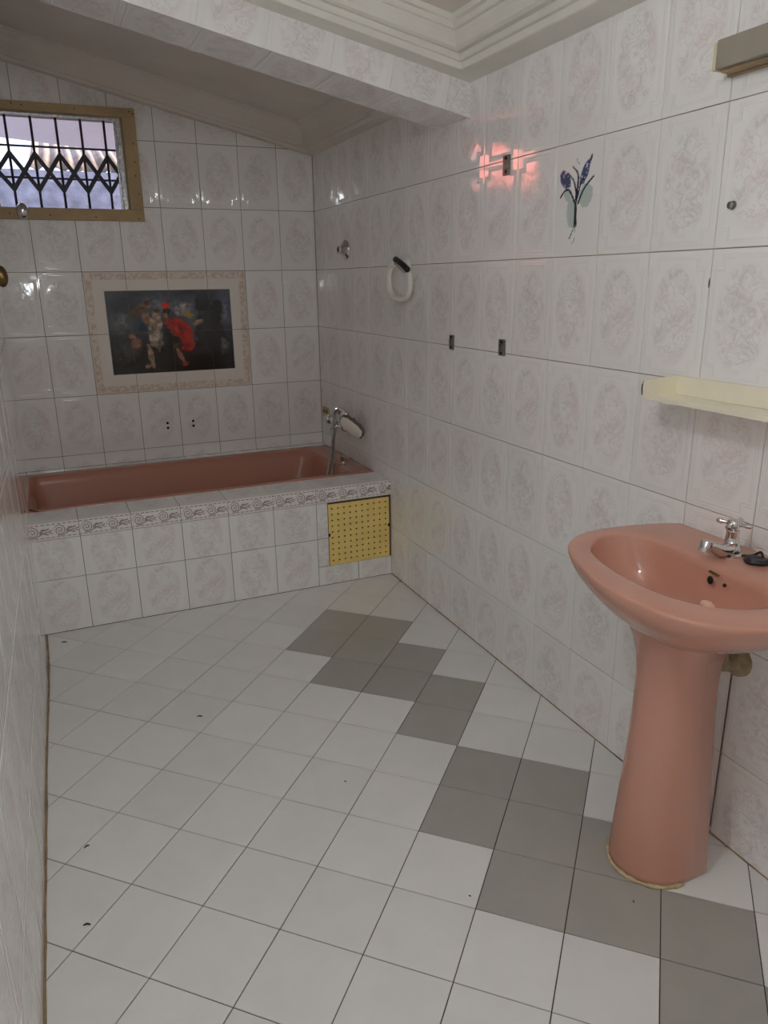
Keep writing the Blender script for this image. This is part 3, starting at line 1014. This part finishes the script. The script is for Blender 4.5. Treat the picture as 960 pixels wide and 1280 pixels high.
# ------------------------------------------------------------------ outside the window
bm = nb()
loft(bm, [[(-1.56, 0.14, 2.404), (-1.56, 1.2, 2.192), (-1.56, 1.2, 2.232), (-1.56, 0.14, 2.464)], [(0.6, 0.14, 2.26), (0.6, 1.2, 2.03), (0.6, 1.2, 2.07), (0.6, 0.14, 2.32)]], True, True, True)
struct(obj('ceiling_eaves', bm, M['soffit']))
bm = nb(); box(bm, -3.6, 1.2, 1.80, 1.95, -0.1, 2.095)
struct(obj('wall_yard', bm, M['cement']))
bm = nb(); box(bm, -3.40, -3.22, 2.62, 3.74, -0.1, 3.4)
struct(obj('wall_neighbour', bm, M['salmon']))
bm = nb(); box(bm, -6, 4, 0.15, 7, -0.2, -0.1)
struct(obj('floor_yard', bm, M['tin']))
# corrugated roof sheets behind the yard wall
bm = nb()
rows_ = []
N = 150
for k, (y, z) in enumerate(((1.80, 2.10), (2.9, 2.36), (4.4, 2.72))):
    rows_.append([(-1.36 + 2.6 * i / N + 0.05 * (k), y, z + 0.012 * math.sin(i * 1.35) + 0.008 * math.sin(i * .21 + k)) for i in range(N + 1)])
loft(bm, rows_, False)
roof = obj('corrugated_roof', bm, M['tin'], smooth='all')
so = roof.modifiers.new('thick', 'SOLIDIFY'); so.thickness = 0.004
tag(roof, 'weathered corrugated metal roof seen through the window above the grey yard wall', 'roof')

# ------------------------------------------------------------------ bathtub
tub = empty('bathtub', (-0.78, -0.425, 0.0))
def rrect(x0, x1, y0, y1, r, z, n=6):
    out = []
    for cx, cy, a0 in ((x1 - r, y1 - r, 0), (x0 + r, y1 - r, 90), (x0 + r, y0 + r, 180), (x1 - r, y0 + r, 270)):
        for k in range(n + 1):
            a = math.radians(a0 + 90 * k / n)
            out.append((cx + r * math.cos(a), cy + r * math.sin(a), z))
    return out
bm = nb()
T = DECK
def trect(x0, x1, y0, y1, rl, rr_, z, n=6):
    out = []
    for cx, cy, a0, r in ((x1 - rr_, y1 - rr_, 0, rr_), (x0 + rl, y1 - rl, 90, rl), (x0 + rl, y0 + rl, 180, rl), (x1 - rr_, y0 + rr_, 270, rr_)):
        for k_ in range(n + 1):
            a = math.radians(a0 + 90 * k_ / n)
            out.append((cx + r * math.cos(a), cy + r * math.sin(a), z))
    return out
lps = [trect(-1.570, -0.004, -0.772, -0.074, .006, .008, T - 0.02), trect(-1.570, -0.004, -0.772, -0.074, .006, .008, T + 0.001), trect(-1.567, -0.008, -0.768, -0.078, .008, .01, T + 0.004),
       trect(-1.560, -0.115, -0.742, -0.128, .03, .06, T + 0.003), trect(-1.556, -0.121, -0.736, -0.134, .03, .06, T - 0.002), trect(-1.542, -0.132, -0.726, -0.146, .04, .07, T - 0.05),
       trect(-1.525, -0.155, -0.708, -0.165, .08, .09, T - 0.16), trect(-1.45, -0.19, -0.690, -0.190, .10, .11, T - 0.26), trect(-1.38, -0.27, -0.665, -0.23, .12, .12, T - 0.34), trect(-1.28, -0.36, -0.60, -0.29, .12, .12, T - 0.36)]
vv = loft(bm, lps, True, False, True)
bm2 = bm
o = obj('basin', bm, M['tub'], None, smooth='all')
o.data.transform(Matrix.Translation(-Vector(tub.location))); o.parent = tub
def pobj(name, bm, mat, parent, smooth=False):
    """part whose mesh was built in world coordinates"""
    o = obj(name, bm, mat, None, smooth=smooth)
    p, off = parent, Vector()
    while p is not None:
        off += Vector(p.location); p = p.parent
    o.data.transform(Matrix.Translation(-off))
    o.parent = parent
    return o
bm = nb(); lathe(bm, (-0.095, -0.585, DECK + 0.003), (0.1, 0.0, 1), [(0, 0.022), (0.006, 0.022), (0.009, 0.012), (0.018, 0.011), (0.022, 0.02), (0.042, 0.022), (0.050, 0.016), (0.052, 0.004)], 18)
w_ = pobj('waste_knob', bm, M['chrome'], tub, smooth=True)
tag(tub, 'long brownish pink built-in bathtub set into a white tiled surround', 'bathtub')

# bath mixer on the right wall with hose and handset
mixer = empty('bath_mixer', (0, -0.44, 0.665))
bm = nb()
cyl(bm, (-0.062, -0.345, 0.665), (-0.062, -0.535, 0.665), 0.019, 16)
cyl(bm, (-0.001, -0.375, 0.665), (-0.062, -0.375, 0.665), 0.015, 14); cyl(bm, (-0.001, -0.505, 0.665), (-0.062, -0.505, 0.665), 0.015, 14)
pobj('body', bm, M['chrome'], mixer, True)
for y in (-0.375, -0.505):
    bm = nb(); lathe(bm, (0, y, 0.665), (-1, 0, 0), [(0, 0.034), (0.004, 0.034), (0.012, 0.022), (0.014, 0.016)], 20); pobj('escutcheon', bm, M['chrome'], mixer, True)
for y, s in ((-0.345, 1), (-0.535, -1)):
    bm = nb(); lathe(bm, (-0.062, y, 0.665), (-0.2, s, 0), [(0, 0.016), (0.006, 0.018), (0.010, 0.026), (0.03, 0.027), (0.04, 0.02), (0.043, 0.006)], 12); pobj('handle', bm, M['chrome'], mixer, True)
bm = nb(); tube(bm, smooth_path([(-0.062, -0.44, 0.66), (-0.078, -0.44, 0.642), (-0.096, -0.44, 0.630), (-0.100, -0.44, 0.612)], 5), 0.014, 12); pobj('spout', bm, M['chrome'], mixer, True)
bm = nb(); cyl(bm, (-0.062, -0.44, 0.68), (-0.062, -0.44, 0.715), 0.010, 10); tube(bm, smooth_path([(-0.062, -0.415, 0.735), (-0.062, -0.425, 0.715), (-0.062, -0.455, 0.715), (-0.062, -0.465, 0.735)], 4), 0.006, 8)
pobj('cradle', bm, M['chrome'], mixer, True)
tag(mixer, 'chrome bath mixer tap fixed to the right wall above the bathtub end', 'tap')
hose = smooth_path([(-0.075, -0.44, 0.648), (-0.098, -0.46, 0.58), (-0.122, -0.51, 0.49), (-0.148, -0.545, 0.42), (-0.175, -0.56, 0.36), (-0.19, -0.545, 0.345), (-0.175, -0.525, 0.38), (-0.135, -0.50, 0.50), (-0.098, -0.455, 0.62), (-0.085, -0.440, 0.70), (-0.075, -0.445, 0.728), (-0.066, -0.47, 0.742)], 8)
shower = empty('hand_shower', (-0.062, -0.55, 0.72))
bm = nb(); tube(bm, hose, 0.0062, 8); pobj('hose', bm, M['steel'], shower, 'all')
bm = nb(); tube(bm, smooth_path([(-0.062, -0.462, 0.738), (-0.066, -0.53, 0.738), (-0.070, -0.585, 0.725)], 5), lambda t: 0.011 + 0.006 * t, 12); pobj('handle', bm, M['chrome'], shower, 'all')
# lozenge shaped spray head, white face turned to the room
def lozenge(bm, c, n, up, L, Wd, th, grow=1.0):
    n, up = Vector(n).normalized(), Vector(up).normalized()
    up = (up - n * up.dot(n)).normalized(); rt = up.cross(n)
    shp = [(0.0, 1.0), (0.32, 0.92), (0.5, 0.55), (0.5, -0.45), (0.34, -0.9), (0, -1.0), (-0.34, -0.9), (-0.5, -0.45), (-0.5, 0.55), (-0.32, 0.92)]
    mk = lambda d, s: [Vector(c) + rt * a * Wd * s + up * b * L / 2 * s + n * d for a, b in shp]
    loft(bm, [mk(-th, 0.7), mk(-th * .6, 0.95), mk(0, 1.0), mk(th * .3, 0.93)], True, True, True)
hn, hu = (-0.75, -0.45, -0.25), (0.05, 0.72, 0.55)
bm = nb(); lozenge(bm, (-0.066, -0.640, 0.676), hn, hu, 0.150, 0.080, 0.022); pobj('spray_head', bm, M['steel'], shower, True)
hc = Vector((-0.066, -0.640, 0.676)) + Vector(hn).normalized() * 0.0075
bm = nb(); lozenge(bm, hc, hn, hu, 0.136, 0.070, 0.004); pobj('spray_face', bm, M['white_plastic'], shower, True)
tag(shower, 'hand shower with pale lozenge face and looping metal hose over the bathtub end', 'shower')

# old yellowed fixing in the corner beside the mixer
fx = empty('fixing_plate', (0, -0.085, 0.66))
bm = nb(); box(bm, -0.008, 0.0, -0.135, -0.035, 0.640, 0.690, 0.002); pobj('plate', bm, M['caulk'], fx)
for y in (-0.065, -0.105):
    bm = nb(); lathe(bm, (-0.0075, y, 0.667), (-1, 0, 0), [(0, 0.011), (0.002, 0.010), (0.0024, 0.004)], 10); pobj('screw', bm, M['grime'], fx)
tag(fx, 'small yellowed fixing plate with two brown screws on the right wall near the corner', 'plate')

# shower outlet stub
so_ = empty('shower_outlet', (0, -0.430, 1.512))
bm = nb(); lathe(bm, (0, -0.455, 1.512), (-1, 0, 0), [(0, 0.046), (0.006, 0.045), (0.016, 0.034), (0.026, 0.020), (0.030, 0.016)], 24); pobj('rosette', bm, M['chrome'], so_, True)
bm = nb(); lathe(bm, (-0.020, -0.455, 1.512), (-1, 0, 0), [(0, 0.015), (0.012, 0.015), (0.014, 0.019), (0.022, 0.019), (0.022, 0.012), (0.016, 0.012)], 18, True, True); pobj('pipe_stub', bm, M['chrome'], so_, True)
bm = nb(); lathe(bm, (-0.0405, -0.455, 1.512), (-1, 0, 0), [(-0.002, 0.0135), (0.0004, 0.0135)], 16); pobj('bore', bm, M['hole'], so_)
tag(so_, 'chrome shower pipe outlet with round rosette, high on the right wall above the bath', 'pipe outlet')

# towel ring
tr_ = empty('towel_ring', (0, -1.13, 1.37))
bm = nb()
pts = []
for i in range(48):
    a = 2 * math.pi * i / 48
    c_, s_ = math.cos(a), math.sin(a)
    pts.append((-0.030 - 0.004 * s_, -1.130 + 0.105 * math.copysign(abs(c_) ** 0.8, c_), 1.363 + 0.070 * math.copysign(abs(s_) ** 0.8, s_)))
tube(bm, pts, (0.0105, 0.013), 10, True)
pobj('ring', bm, M['white_plastic'], tr_, 'all')
bm = nb(); lathe(bm, (0, -1.150, 1.425), (-1, 0, 0), [(0, 0.026), (0.012, 0.025), (0.03, 0.016), (0.04, 0.012)], 18); pobj('wall_boss', bm, M['white_plastic'], tr_, True)
bm = nb(); tube(bm, smooth_path([(-0.046, -1.125, 1.450), (-0.048, -1.185, 1.432), (-0.046, -1.245, 1.405)], 5), lambda t: (0.012, 0.010), 10); pobj('clasp', bm, M['black'], tr_, 'all')  # black stands in for dark reflections on the chrome arm
bm = nb(); tube(bm, [(-0.052, -1.130, 1.434), (-0.052, -1.225, 1.394)], 0.0025, 6); pobj('clasp_trim', bm, M['chrome'], tr_)
tag(tr_, 'white oval plastic towel ring with a dark clasp on the right tiled wall', 'towel ring')

# metal bracket plates left on the right wall
BR = [(-1.8745, 1.7075, 'narrow metal bracket plate high on the right wall, left of the flower tile', 0.036, 0.058),
      (-1.534, 1.142, 'left of two low metal bracket plates on the right wall, nearest the towel ring', 0.028, 0.054),
      (-1.882, 1.147, 'right of two low metal bracket plates with two screw holes, nearer the basin', 0.034, 0.054)]
for y, z, lab, w, h in BR:
    e = empty('bracket_plate', (0, y, z))
    bm = nb(); box(bm, -0.007, 0.0, y - w / 2, y + w / 2, z - h / 2, z + h / 2, 0.0015)
    box(bm, -0.011, -0.006, y - w * .3, y + w * .3, z - h * .22, z + h * .22, 0.001)
    pobj('plate', bm, M['steel'], e)
    for s in (-1, 1):
        bm = nb(); lathe(bm, (-0.0068, y, z + s * h * .34), (-1, 0, 0), [(0, 0.0055), (0.0012, 0.0050), (0.0014, 0.002)], 10); pobj('screw', bm, M['hole'], e)
    tag(e, lab, 'bracket', 'metal bracket plates on the right wall')
# metal stud above the shelf
e = empty('wall_stud', (0, -2.775, 1.513))
bm = nb(); lathe(bm, (0, -2.775, 1.513), (-1, 0, 0), [(0, 0.009), (0.002, 0.009), (0.003, 0.005), (0.006, 0.005), (0.007, 0.0075), (0.011, 0.0075), (0.013, 0.004)], 16); pobj('stud', bm, M['steel'], e, True)
tag(e, 'small round metal stud on the right wall above the cream shelf', 'stud')

# brass knob of a hook on the left wall
e = empty('wall_hook', (left_x(-1.06), -1.06, 1.397))
lx = left_x(-1.06)
bm = nb(); lathe(bm, (lx, -1.06, 1.397), (1, 0, 0), [(0, 0.024), (0.004, 0.024), (0.008, 0.010), (0.030, 0.009)], 18); pobj('stem', bm, M['brass'], e, True)
bm = nb(); ellipsoid(bm, (lx + 0.044, -1.06, 1.397), (0.020, 0.030, 0.036)); pobj('knob', bm, M['brass'], e, 'all')
tag(e, 'dark brass oval hook knob sticking out from the left wall', 'hook')

# ------------------------------------------------------------------ shelf and lamp fitting on the right wall
sh = empty('wall_shelf', (0, -3.0, 1.09))
Y0, Y1, SD, SZ0, SZ1 = -2.668, -3.268, 0.106, 1.087, 1.134
bm = nb(); box(bm, -SD, 0, Y1, Y0, SZ0, SZ0 + 0.006, 0.0015); pobj('tray', bm, M['cream'], sh)
bm = nb(); box(bm, -0.007, 0, Y1, Y0, SZ0 + 0.006, SZ1 + 0.004, 0.0015); pobj('back_rim', bm, M['cream'], sh)
bm = nb(); box(bm, -SD, -SD + 0.004, Y1, Y0, SZ0 + 0.004, SZ0 + 0.012, 0.0012); pobj('front_lip', bm, M['cream'], sh)
for y0, y1 in ((Y0 - 0.006, Y0), (Y1, Y1 + 0.006)):
    out = [(0, SZ0), (-SD + 0.008, SZ0)] + [(-SD + 0.008 - 0.010 * math.sin(a), SZ0 + 0.010 - 0.010 * math.cos(a)) for a in (0.5, 1.0, 1.57)] + [(-SD - 0.002, SZ1 - 0.016)] + [(-SD + 0.010 - 0.012 * math.cos(a), SZ1 - 0.012 + 0.012 * math.sin(a)) for a in (0.3, 0.8, 1.3)] + [(-SD + 0.02, SZ1), (0, SZ1 + 0.004)]
    bm = nb(); loft(bm, [[(x, y0, z) for x, z in out], [(x, y1, z) for x, z in out]], True, True, True); pobj('end_plate', bm, M['cream'], sh)
bm = nb()
tube(bm, [(-SD - 0.001, Y0 + 0.001, SZ0 + 0.010), (-SD - 0.003, Y0 + 0.001, SZ0 + 0.022), (-SD - 0.003, Y0 + 0.001, SZ1 - 0.014), (-SD + 0.003, Y0 + 0.001, SZ1 - 0.004)], 0.0018, 6); pobj('edge_outline', bm, M['black'], sh)  # thin black outline along the outer edge of the end plate
tag(sh, 'cream plastic tray shelf with raised end on the right wall above the pink basin', 'shelf')

lf = empty('wall_lamp', (0, -3.0, 1.80))
LY0, LY1, LD = -2.729, -3.329, 0.055
bm = nb(); box(bm, -LD, -0.012, LY1, LY0 - 0.008, 1.776, 1.830, 0.002); pobj('housing', bm, M['fitting'], lf)
bm = nb(); box(bm, -LD - 0.001, -0.004, LY0 - 0.008, LY0, 1.774, 1.826, 0.002); pobj('end_cap', bm, M['fitting_end'], lf)
bm = nb(); box(bm, -0.014, 0, LY1, LY0 - 0.002, 1.766, 1.828, 0.002); box(bm, -0.040, -0.014, LY1, LY0 - 0.01, 1.770, 1.777, 0.002); pobj('base', bm, M['fitting_base'], lf)
tag(lf, 'grey box shaped strip lamp fitting at the top of the right wall', 'lamp')

# ------------------------------------------------------------------ pedestal basin
BYC = -2.970
RZ = 0.778
basin = empty('pedestal_basin', (0, BYC, 0))
OUT = [(0.002, .225), (0.012, .247), (0.05, .264), (.10, .278), (.166, .289), (.24, .290), (.30, .272), (.351, .235), (.381, .192), (.409, .128), (.435, .035), (.441, -.06), (.424, -.165), (.378, -.232), (.313, -.276), (.24, -.295), (.166, -.292), (.10, -.280), (.05, -.266), (0.012, -.248), (0.002, -.228)]
INN = [(.150, .02), (.148, .10), (.150, .160), (.168, .212), (.205, .240), (.240, .246), (.282, .226), (.324, .184), (.350, .115), (.363, .025), (.359, -.065), (.333, -.135), (.290, -.180), (.245, -.200), (.205, -.198), (.168, -.172), (.150, -.120), (.148, -.06)]
def closed_curve(pts, n):
    P = [Vector((a, b, 0)) for a, b in pts]
    m = len(P)
    out = []
    for i in range(m):
        p0, p1, p2, p3 = P[i - 1], P[i], P[(i + 1) % m], P[(i + 2) % m]
        for k in range(6):
            t = k / 6
            out.append(0.5 * ((2 * p1) + (p2 - p0) * t + (2 * p0 - 5 * p1 + 4 * p2 - p3) * t * t + (3 * p1 - p0 - 3 * p2 + p3) * t ** 3))
    # resample by angle about a centre so that inner and outer loops match
    c = Vector((0.235, 0.01, 0))
    res = []
    for q in range(n):
        a = 2 * math.pi * q / n
        d = Vector((math.cos(a), math.sin(a), 0))
        best, bp = -1, None
        for i in range(len(out)):
            u, w = out[i] - c, out[(i + 1) % len(out)] - c
            den = (w - u).x * d.y - (w - u).y * d.x
            if abs(den) < 1e-12: continue
            s = (d.x * u.y - d.y * u.x) / den
            if -1e-6 <= s <= 1 + 1e-6:
                pt = u + (w - u) * s
                r = pt.dot(d)
                if r > best: best, bp = r, pt
        res.append(bp + c)
    return res
NB = 72
O_ = closed_curve(OUT, NB)
I_ = closed_curve(INN, NB)
def lp3(curve, sc, z, cen=(0.235, 0.0), back=None):
    res = []
    for p in curve:
        x = cen[0] + (p.x - cen[0]) * sc
        y = cen[1] + (p.y - cen[1]) * sc
        res.append((-max(x, 0.002), BYC + y, z))
    return res
def mixl(a, b, t, z):
    return [(-max(0.002, (a[i].x * (1 - t) + b[i].x * t)), BYC + a[i].y * (1 - t) + b[i].y * t, z) for i in range(NB)]
bm = nb()
PC = (0.20, 0.035)                       # centre of the pedestal head
under = [(0.30, 0.622), (0.42, 0.632), (0.58, 0.656), (0.72, 0.682), (0.84, 0.709), (0.93, 0.735), (0.976, 0.754), (0.992, 0.764), (0.9985, 0.7695)]
loops = [lp3(O_, s, z, PC) for s, z in under]
loops += [lp3(O_, 1.0, 0.7720), lp3(O_, 1.0, 0.7745), mixl(O_, I_, 0.012, 0.7772), mixl(O_, I_, 0.035, RZ), mixl(O_, I_, 0.11, RZ + 0.0003), mixl(O_, I_, 0.5, RZ + 0.001), mixl(O_, I_, 0.86, RZ - 0.0005), mixl(O_, I_, 0.96, RZ - 0.003), mixl(O_, I_, 1.0, RZ - 0.008)]
ic = (0.255, 0.012)
loops += [lp3(I_, s, z, ic) for s, z in ((0.975, 0.757), (0.93, 0.735), (0.85, 0.705), (0.72, 0.675), (0.52, 0.654), (0.30, 0.644), (0.10, 0.640))]
loft(bm, loops, True, True, True)
bo = pobj('bowl', bm, M['pink'], basin, 'all')
# pedestal: D shaped column
def dshape(front, hw, back, z, off=0.0, n=20):
    res = []
    for i in range(n + 1):
        a = -math.pi / 2 + math.pi * i / n
        cx = front - hw * 1.05
        res.append((-(cx + hw * 1.05 * math.cos(a)), PYC + off + hw * math.sin(a), z))
    res.append((-back, PYC + off + hw * 0.97, z)); res.append((-back, PYC + off - hw * 0.97, z))
    return res
PYC = -2.937
bm = nb()
PROF = [(0.004, .302, .101, .118), (0.02, .301, .1005, .118), (0.12, .290, .094, .115), (0.25, .274, .085, .112), (0.38, .262, .0765, .108), (0.48, .257, .073, .105), (0.545, .262, .076, .10), (0.590, .274, .088, .095), (0.625, .292, .106, .09), (0.655, .315, .125, .09)]
loops = [dshape(f, h, b, z, off=0.022 * min(1, z / 0.5)) for z, f, h, b in PROF]
loft(bm, loops, True, True, True)
pobj('pedestal', bm, M['pink'], basin, 'all')
# yellowed filler round the foot
rr = random.Random(11)
bm = nb()
pts = [Vector(p) for p in dshape(.303, .102, .116, 0.004, n=36)[:37]]
vals = [0.6 + 0.7 * rr.random() for _ in pts]
tube(bm, pts, lambda t: (0.0050 * vals[int(t * 36)], 0.0058 * vals[int(t * 36)]), 7); pobj('foot_filler', bm, M['caulk'], basin, 'all')
# overflow slot, worn mark, small chip
def on_bowl(x, y, z, r, nm, mat, ry=None):
    bm = nb(); ellipsoid(bm, (x, y, z), (0.004, r, ry or r), 14, 8); return pobj(nm, bm, mat, basin, 'all')
BX = 0.163
on_bowl(-BX - 0.006, -2.985, 0.748, 0.0075, 'overflow_hole', M['hole'], 0.0095)
on_bowl(-BX - 0.005, -3.022, 0.750, 0.0042, 'chip', M['hole'])
bm = nb()
for a in range(5):
    box(bm, -BX - 0.0035, -BX + 0.004, -2.978 - a * 0.0055, -2.975 - a * 0.0055, 0.7625 - 0.0005 * a, 0.7655 - 0.0005 * a)
stuff(pobj('worn_mark', bm, M['grime'], basin))
bm = nb(); lathe(bm, (-0.255, BYC + 0.012, 0.6405), (0, 0, 1), [(0, 0.022), (0.003, 0.022), (0.004, 0.018), (0.001, 0.015)], 20); pobj('waste', bm, M['chrome'], basin, True)
tag(basin, 'pink ceramic wash basin on a tapering pedestal against the right wall', 'basin')

# scrap of soap stuck on the inner edge of the rim
bm = nb(); ellipsoid(bm, (-0.327, -3.124, RZ + 0.000), (0.010, 0.015, 0.007), 14, 8)
for v_ in bm.verts: v_.co += Vector((0.0015 * math.sin(v_.co.y * 400), 0.001 * math.cos(v_.co.x * 500), 0))
o = obj('soap_scrap', bm, M['soap'], smooth='all')
tag(o, 'small pale scrap of soap stuck on the inner front rim of the pink basin', 'soap')
# pillar tap
tp = empty('pillar_tap', (-0.078, -2.950, RZ))
tx, ty = -0.078, -2.950
bm = nb(); lathe(bm, (tx, ty, RZ + 0.0005), (0, 0, 1), [(0, 0.025), (0.004, 0.025), (0.008, 0.020), (0.016, 0.020), (0.020, 0.018), (0.026, 0.0165), (0.032, 0.0165)], 22); pobj('base', bm, M['chrome'], tp, True)
bm = nb(); tube(bm, smooth_path([(tx + 0.005, ty, RZ + 0.012), (tx - 0.03, ty - 0.002, RZ + 0.016), (tx - 0.055, ty - 0.001, RZ + 0.029), (tx - 0.072, ty, RZ + 0.034)], 5), lambda t: (0.016 - 0.007 * t, 0.019 - 0.009 * t), 12); pobj('spout', bm, M['chrome'], tp, True)
bm = nb(); lathe(bm, (tx - 0.073, ty, RZ + 0.046), (-0.35, 0, -1), [(0, 0.008), (0.003, 0.0125), (0.013, 0.013), (0.014, 0.011), (0.017, 0.011), (0.018, 0.013), (0.026, 0.0125), (0.026, 0.009), (0.022, 0.008)], 18); pobj('spout_end', bm, M['chrome'], tp, True)
bm = nb(); lathe(bm, (tx, ty, RZ + 0.032), (0, 0, 1), [(0, 0.0165), (0.004, 0.0150), (0.020, 0.0136), (0.024, 0.0146), (0.028, 0.0136), (0.030, 0.009), (0.034, 0.008)], 20); pobj('column', bm, M['chrome'], tp, True)
bm = nb(); lathe(bm, (tx, ty, RZ + 0.063), (0, 0, 1), [(0, 0.009), (0.004, 0.0145), (0.014, 0.0150), (0.019, 0.0125), (0.021, 0.005)], 18); hd = pobj('handle', bm, M['chrome'], tp, True)
for q in range(4):
    a = math.radians(20 + 90 * q)
    d = Vector((math.cos(a), math.sin(a), 0.02))
    c0 = Vector((tx, ty, RZ + 0.073))
    bm = nb(); lathe(bm, c0 + d * 0.010, d, [(0, 0.0045), (0.012, 0.0038), (0.018, 0.0058), (0.025, 0.0056), (0.028, 0.003)], 10); pobj('handle_arm', bm, M['chrome'], hd, True)
tag(tp, 'chrome pillar tap with cross handle on the back of the pink basin', 'tap')
# rubber washer grime round the tap and the plug lying beside it
pl = empty('basin_plug', (-0.073, -3.005, RZ))
bm = nb(); lathe(bm, (-0.068, -3.010, RZ + 0.001), (0.10, 0.05, 1), [(0, 0.024), (0.004, 0.026), (0.012, 0.023), (0.015, 0.010), (0.016, 0.003)], 20); pobj('stopper', bm, M['black'], pl, True)
bm = nb(); tube(bm, smooth_path([(-0.062, -3.020, RZ + 0.016), (-0.054, -3.006, RZ + 0.022), (-0.056, -2.990, RZ + 0.010), (-0.068, -2.970, RZ + 0.004), (-0.086, -2.966, RZ + 0.004)], 5), 0.0028, 6); pobj('strap', bm, M['black'], pl, 'all')
bm = nb(); ellipsoid(bm, (-0.084, -2.958, RZ + 0.004), (0.018, 0.013, 0.0048), 14, 8); pobj('strap_loop', bm, M['black'], pl, 'all')
tag(pl, 'black rubber plug with a strap lying on the basin beside the tap', 'plug')
# waste pipe behind the pedestal
wp = empty('waste_pipe', (0, -2.945, 0.52))
bm = nb(); tube(bm, smooth_path([(-0.075, -2.95, 0.61), (-0.072, -2.95, 0.55), (-0.055, -2.947, 0.505), (0.0, -2.945, 0.50)], 6), 0.019, 12); pobj('pipe', bm, M['wrap'], wp, 'all')
bm = nb(); lathe(bm, (0, -2.945, 0.50), (-1, 0, 0), [(0, 0.040), (0.01, 0.038), (0.018, 0.024), (0.03, 0.021)], 16); pobj('wrap', bm, M['wrap'], wp, True)
bm = nb(); tube(bm, [(-0.004, -2.936, 0.47), (-0.003, -2.935, 0.34), (-0.003, -2.934, 0.02)], lambda t: 0.0020 - 0.0006 * t, 6); pobj('stain', bm, M['grime'], wall_right, 'all')
tag(wp, 'dirty wrapped waste pipe entering the wall behind the basin pedestal', 'pipe')

# ------------------------------------------------------------------ bulb holder on the left wall (out of the frame)
bh = empty('bulb_holder', (left_x(LAMP[1]), LAMP[1], LAMP[2]))
bx_ = left_x(LAMP[1])
bm = nb(); lathe(bm, (bx_, LAMP[1], LAMP[2]), (1, 0, 0), [(0, 0.05), (0.010, 0.05), (0.018, 0.026), (0.10, 0.022), (0.104, 0.016)], 18); pobj('holder', bm, M['white_plastic'], bh, True)
tag(bh, 'white bulb holder high on the left wall near the camera', 'lamp')

# ------------------------------------------------------------------ flecks of dirt on the floor
FLECK = [(-1.095, -1.834, 0.009, 'dark fleck of dirt on a tile joint, farthest out on the white floor'),
         (-1.470, -2.315, 0.007, 'dark fleck of dirt near the left wall, farther of the near pair'),
         (-1.484, -2.575, 0.008, 'dark fleck of dirt near the left wall, closest to the viewer'),
         (-1.487, -1.063, 0.012, 'dark fleck of dirt on the white floor in the corner below the bath front'),
         (-0.78, -2.35, 0.003, 'tiny dark fleck of dirt alone in the middle of the white floor'),
         (-0.335, -3.03, 0.003, 'tiny dark fleck of dirt on the grey tile just before the pedestal foot'),
         (-0.667, -2.86, 0.0025, 'tiny dark fleck of dirt on the grey tile left of the pedestal')]
for i, (x, y, s, lab) in enumerate(FLECK):
    rr = random.Random(i + 20)
    a = rr.random() * 3
    bm = nb(); tube(bm, smooth_path([(x - s * math.cos(a), y - s * math.sin(a), 0.0016), (x, y + s * 0.3, 0.003), (x + s * math.cos(a), y + s * math.sin(a), 0.0014)], 4), lambda t: 0.0010 + s * 0.12 * math.sin(math.pi * min(1, max(0, t))), 6)
    o = obj('dirt_fleck', bm, M['hole'], smooth='all')
    tag(o, lab, 'dirt', 'dark flecks of dirt on the floor tiles')
